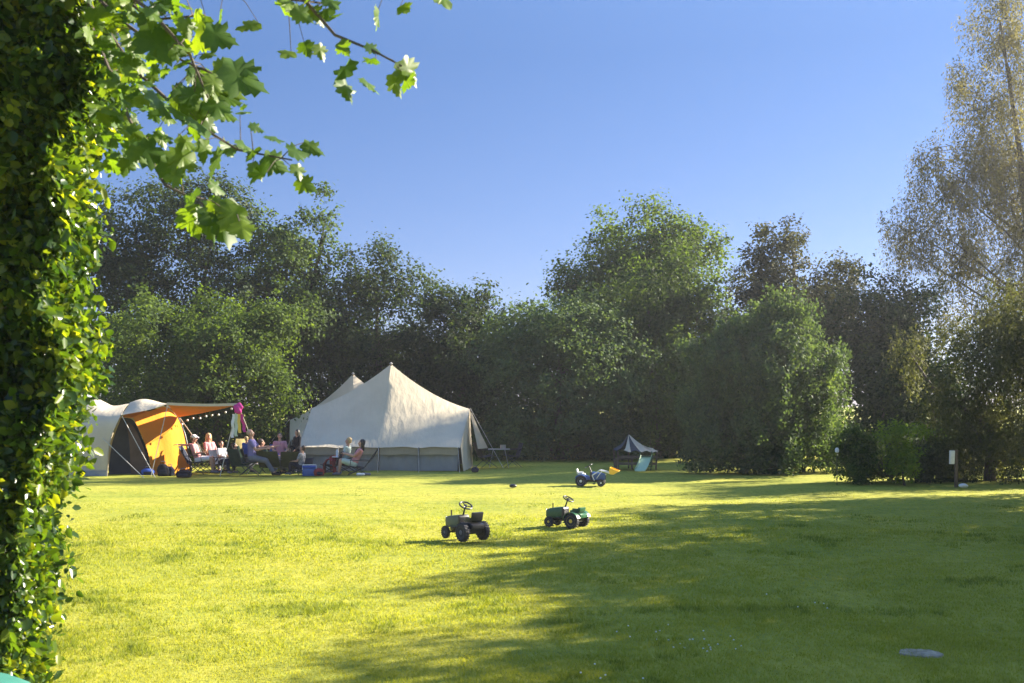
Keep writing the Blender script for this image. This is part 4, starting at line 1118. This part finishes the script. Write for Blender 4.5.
mp = thing('marker_post', 'dark wooden post carrying a narrow white box at the foot of the drooping bush', 'post', gp(956,29.2))
MB().box((.075,.075,.96), (0,0,.46), bev=.008).build('post', 'wood', mp)
MB().box((.13,.07,.36), (-.115,-.02,.78), (0,.03,0), bev=.012).build('white_box', 'white_plastic', mp)
MB().box((.10,.10,.03), (0,0,.955), bev=.006).build('post_cap', 'wood', mp)
b = MB(); b.ball((0,0,.05), (.12,.08,.06), 10); b.ball((.06,.02,.04), (.09,.07,.05), 8)
tag(b.remesh('field_stone', 'white_plastic', .014, None, 2), 'small pale stone lying right of the marker post', 'stone').location = gp(963,28.9)
b = MB(); b.lathe([(.045,0),(.05,.01),(.05,.06),(.03,.09)], n=14)
lan = thing('garden_lamp', 'small white garden lamp on a thin stick beside the low sunlit shrub', 'lamp', gp(837,30.0))
MB().tube([(0,0,-.05),(0,0,.88)], .01, 6).build('stick', 'pole_dark', lan)
MB().lathe([(.02,.86),(.05,.88),(.055,.95),(.03,1.0)], n=14).build('lamp_head', 'white_plastic', lan); b.bm.free()

def slab(px, py, rx, ry, label, mat='stone', h=.014, seed=0):
    Y = F*H/(py-HY); rg = random.Random(seed); b = MB(); n = 22
    pts = [(math.cos(2*PI*k/n)*rx*rg.uniform(.86,1.1), math.sin(2*PI*k/n)*ry*rg.uniform(.85,1.1)) for k in range(n)]
    lo = [b.bm.verts.new((x*1.08,y*1.08,-.02)) for x, y in pts]; hi = [b.bm.verts.new((x,y,h)) for x, y in pts]; md = [b.bm.verts.new((x*.7,y*.7,h+.008+rg.uniform(-.004,.006))) for x, y in pts]
    c = b.bm.verts.new((0,0,h+.01))
    for k in range(n):
        q = (k+1) % n
        b.bm.faces.new((lo[k],lo[q],hi[q],hi[k])); b.bm.faces.new((hi[k],hi[q],md[q],md[k])); b.bm.faces.new((md[k],md[q],c))
    s_ = b.build('flat_stone', mat); s_.location = gp(px, Y); tag(s_, label, 'stone')
slab(921, 654, .19, .16, 'flat pale grey stone sunk in the shaded grass at lower right', seed=4)
bb = thing('toy_ball', 'small dark deflated ball on the sunlit grass in front of the big tent', 'ball', gp(513,28.9))
MB().ball((0,0,.045), (.10,.08,.05), 12).build('skin', 'black_plastic', bb)

# ------------------------------------------------------------------ evening air
hm, hnt, hout = newmat('haze')
pv = hnt.nodes.new('ShaderNodeVolumePrincipled'); pv.inputs['Density'].default_value = .0006
pv.inputs['Color'].default_value = (.86,.88,.95,1); pv.inputs['Anisotropy'].default_value = .45
hnt.links.new(pv.outputs[0], hout.inputs['Volume'])
hz = MB(); hz.box((640,560,26), (0,130,11.5), bev=0); hz = hz.build('haze', hm, smooth=False); tag(hz, kind='stuff')

# ================================================================== LIGHT, SKY, CAMERA
AZ, EL = R(66), R(27)      # sun: bearing from +Y towards +X, height
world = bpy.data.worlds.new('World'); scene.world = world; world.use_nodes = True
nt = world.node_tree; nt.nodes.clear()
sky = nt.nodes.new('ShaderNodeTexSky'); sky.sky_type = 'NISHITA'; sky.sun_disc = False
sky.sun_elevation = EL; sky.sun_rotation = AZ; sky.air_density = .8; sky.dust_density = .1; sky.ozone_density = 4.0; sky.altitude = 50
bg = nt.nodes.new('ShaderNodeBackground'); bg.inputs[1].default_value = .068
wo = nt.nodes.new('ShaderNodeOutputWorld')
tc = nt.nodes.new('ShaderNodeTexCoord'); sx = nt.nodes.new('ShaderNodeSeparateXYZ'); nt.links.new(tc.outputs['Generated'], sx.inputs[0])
grad = ramp(nt, sx.outputs['Z'], [(.38,.34,.44,0),(.40,.40,.50,.12),(.41,.47,.57,.3),(.70,.72,.78,.45),(2.0,1.9,1.7,.8)])  # low sky dimmed, unseen overhead sky brightened to fill the lawn's shade
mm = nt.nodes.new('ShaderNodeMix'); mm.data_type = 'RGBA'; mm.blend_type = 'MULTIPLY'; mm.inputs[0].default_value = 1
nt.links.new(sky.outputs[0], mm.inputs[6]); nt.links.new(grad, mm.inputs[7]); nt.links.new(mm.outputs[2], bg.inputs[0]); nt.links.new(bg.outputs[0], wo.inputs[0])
sd = bpy.data.lights.new('sun', 'SUN'); sd.energy = 5.0; sd.angle = R(.5); sd.color = (1,.90,.72)
so = bpy.data.objects.new('sun', sd); COL.objects.link(so)
dv = Vector((math.sin(AZ)*math.cos(EL), math.cos(AZ)*math.cos(EL), math.sin(EL)))
so.rotation_euler = dv.to_track_quat('Z', 'Y').to_euler(); so.location = dv*60

cd = bpy.data.cameras.new('camera'); cam = bpy.data.objects.new('camera', cd); COL.objects.link(cam)
cam.location = (0,0,H); cam.rotation_euler = (R(90),0,0)
cd.sensor_width = 36; cd.lens = F/1024*36; cd.shift_y = (HY-341.5)/1024; cd.clip_end = 3000; cd.clip_start = .1
cd.dof.use_dof = True; cd.dof.focus_distance = 26; cd.dof.aperture_fstop = 4.0
scene.camera = cam
scene.view_settings.view_transform = 'Standard'; scene.view_settings.look = 'None'
scene.view_settings.gamma = 1; scene.view_settings.exposure = 2.1
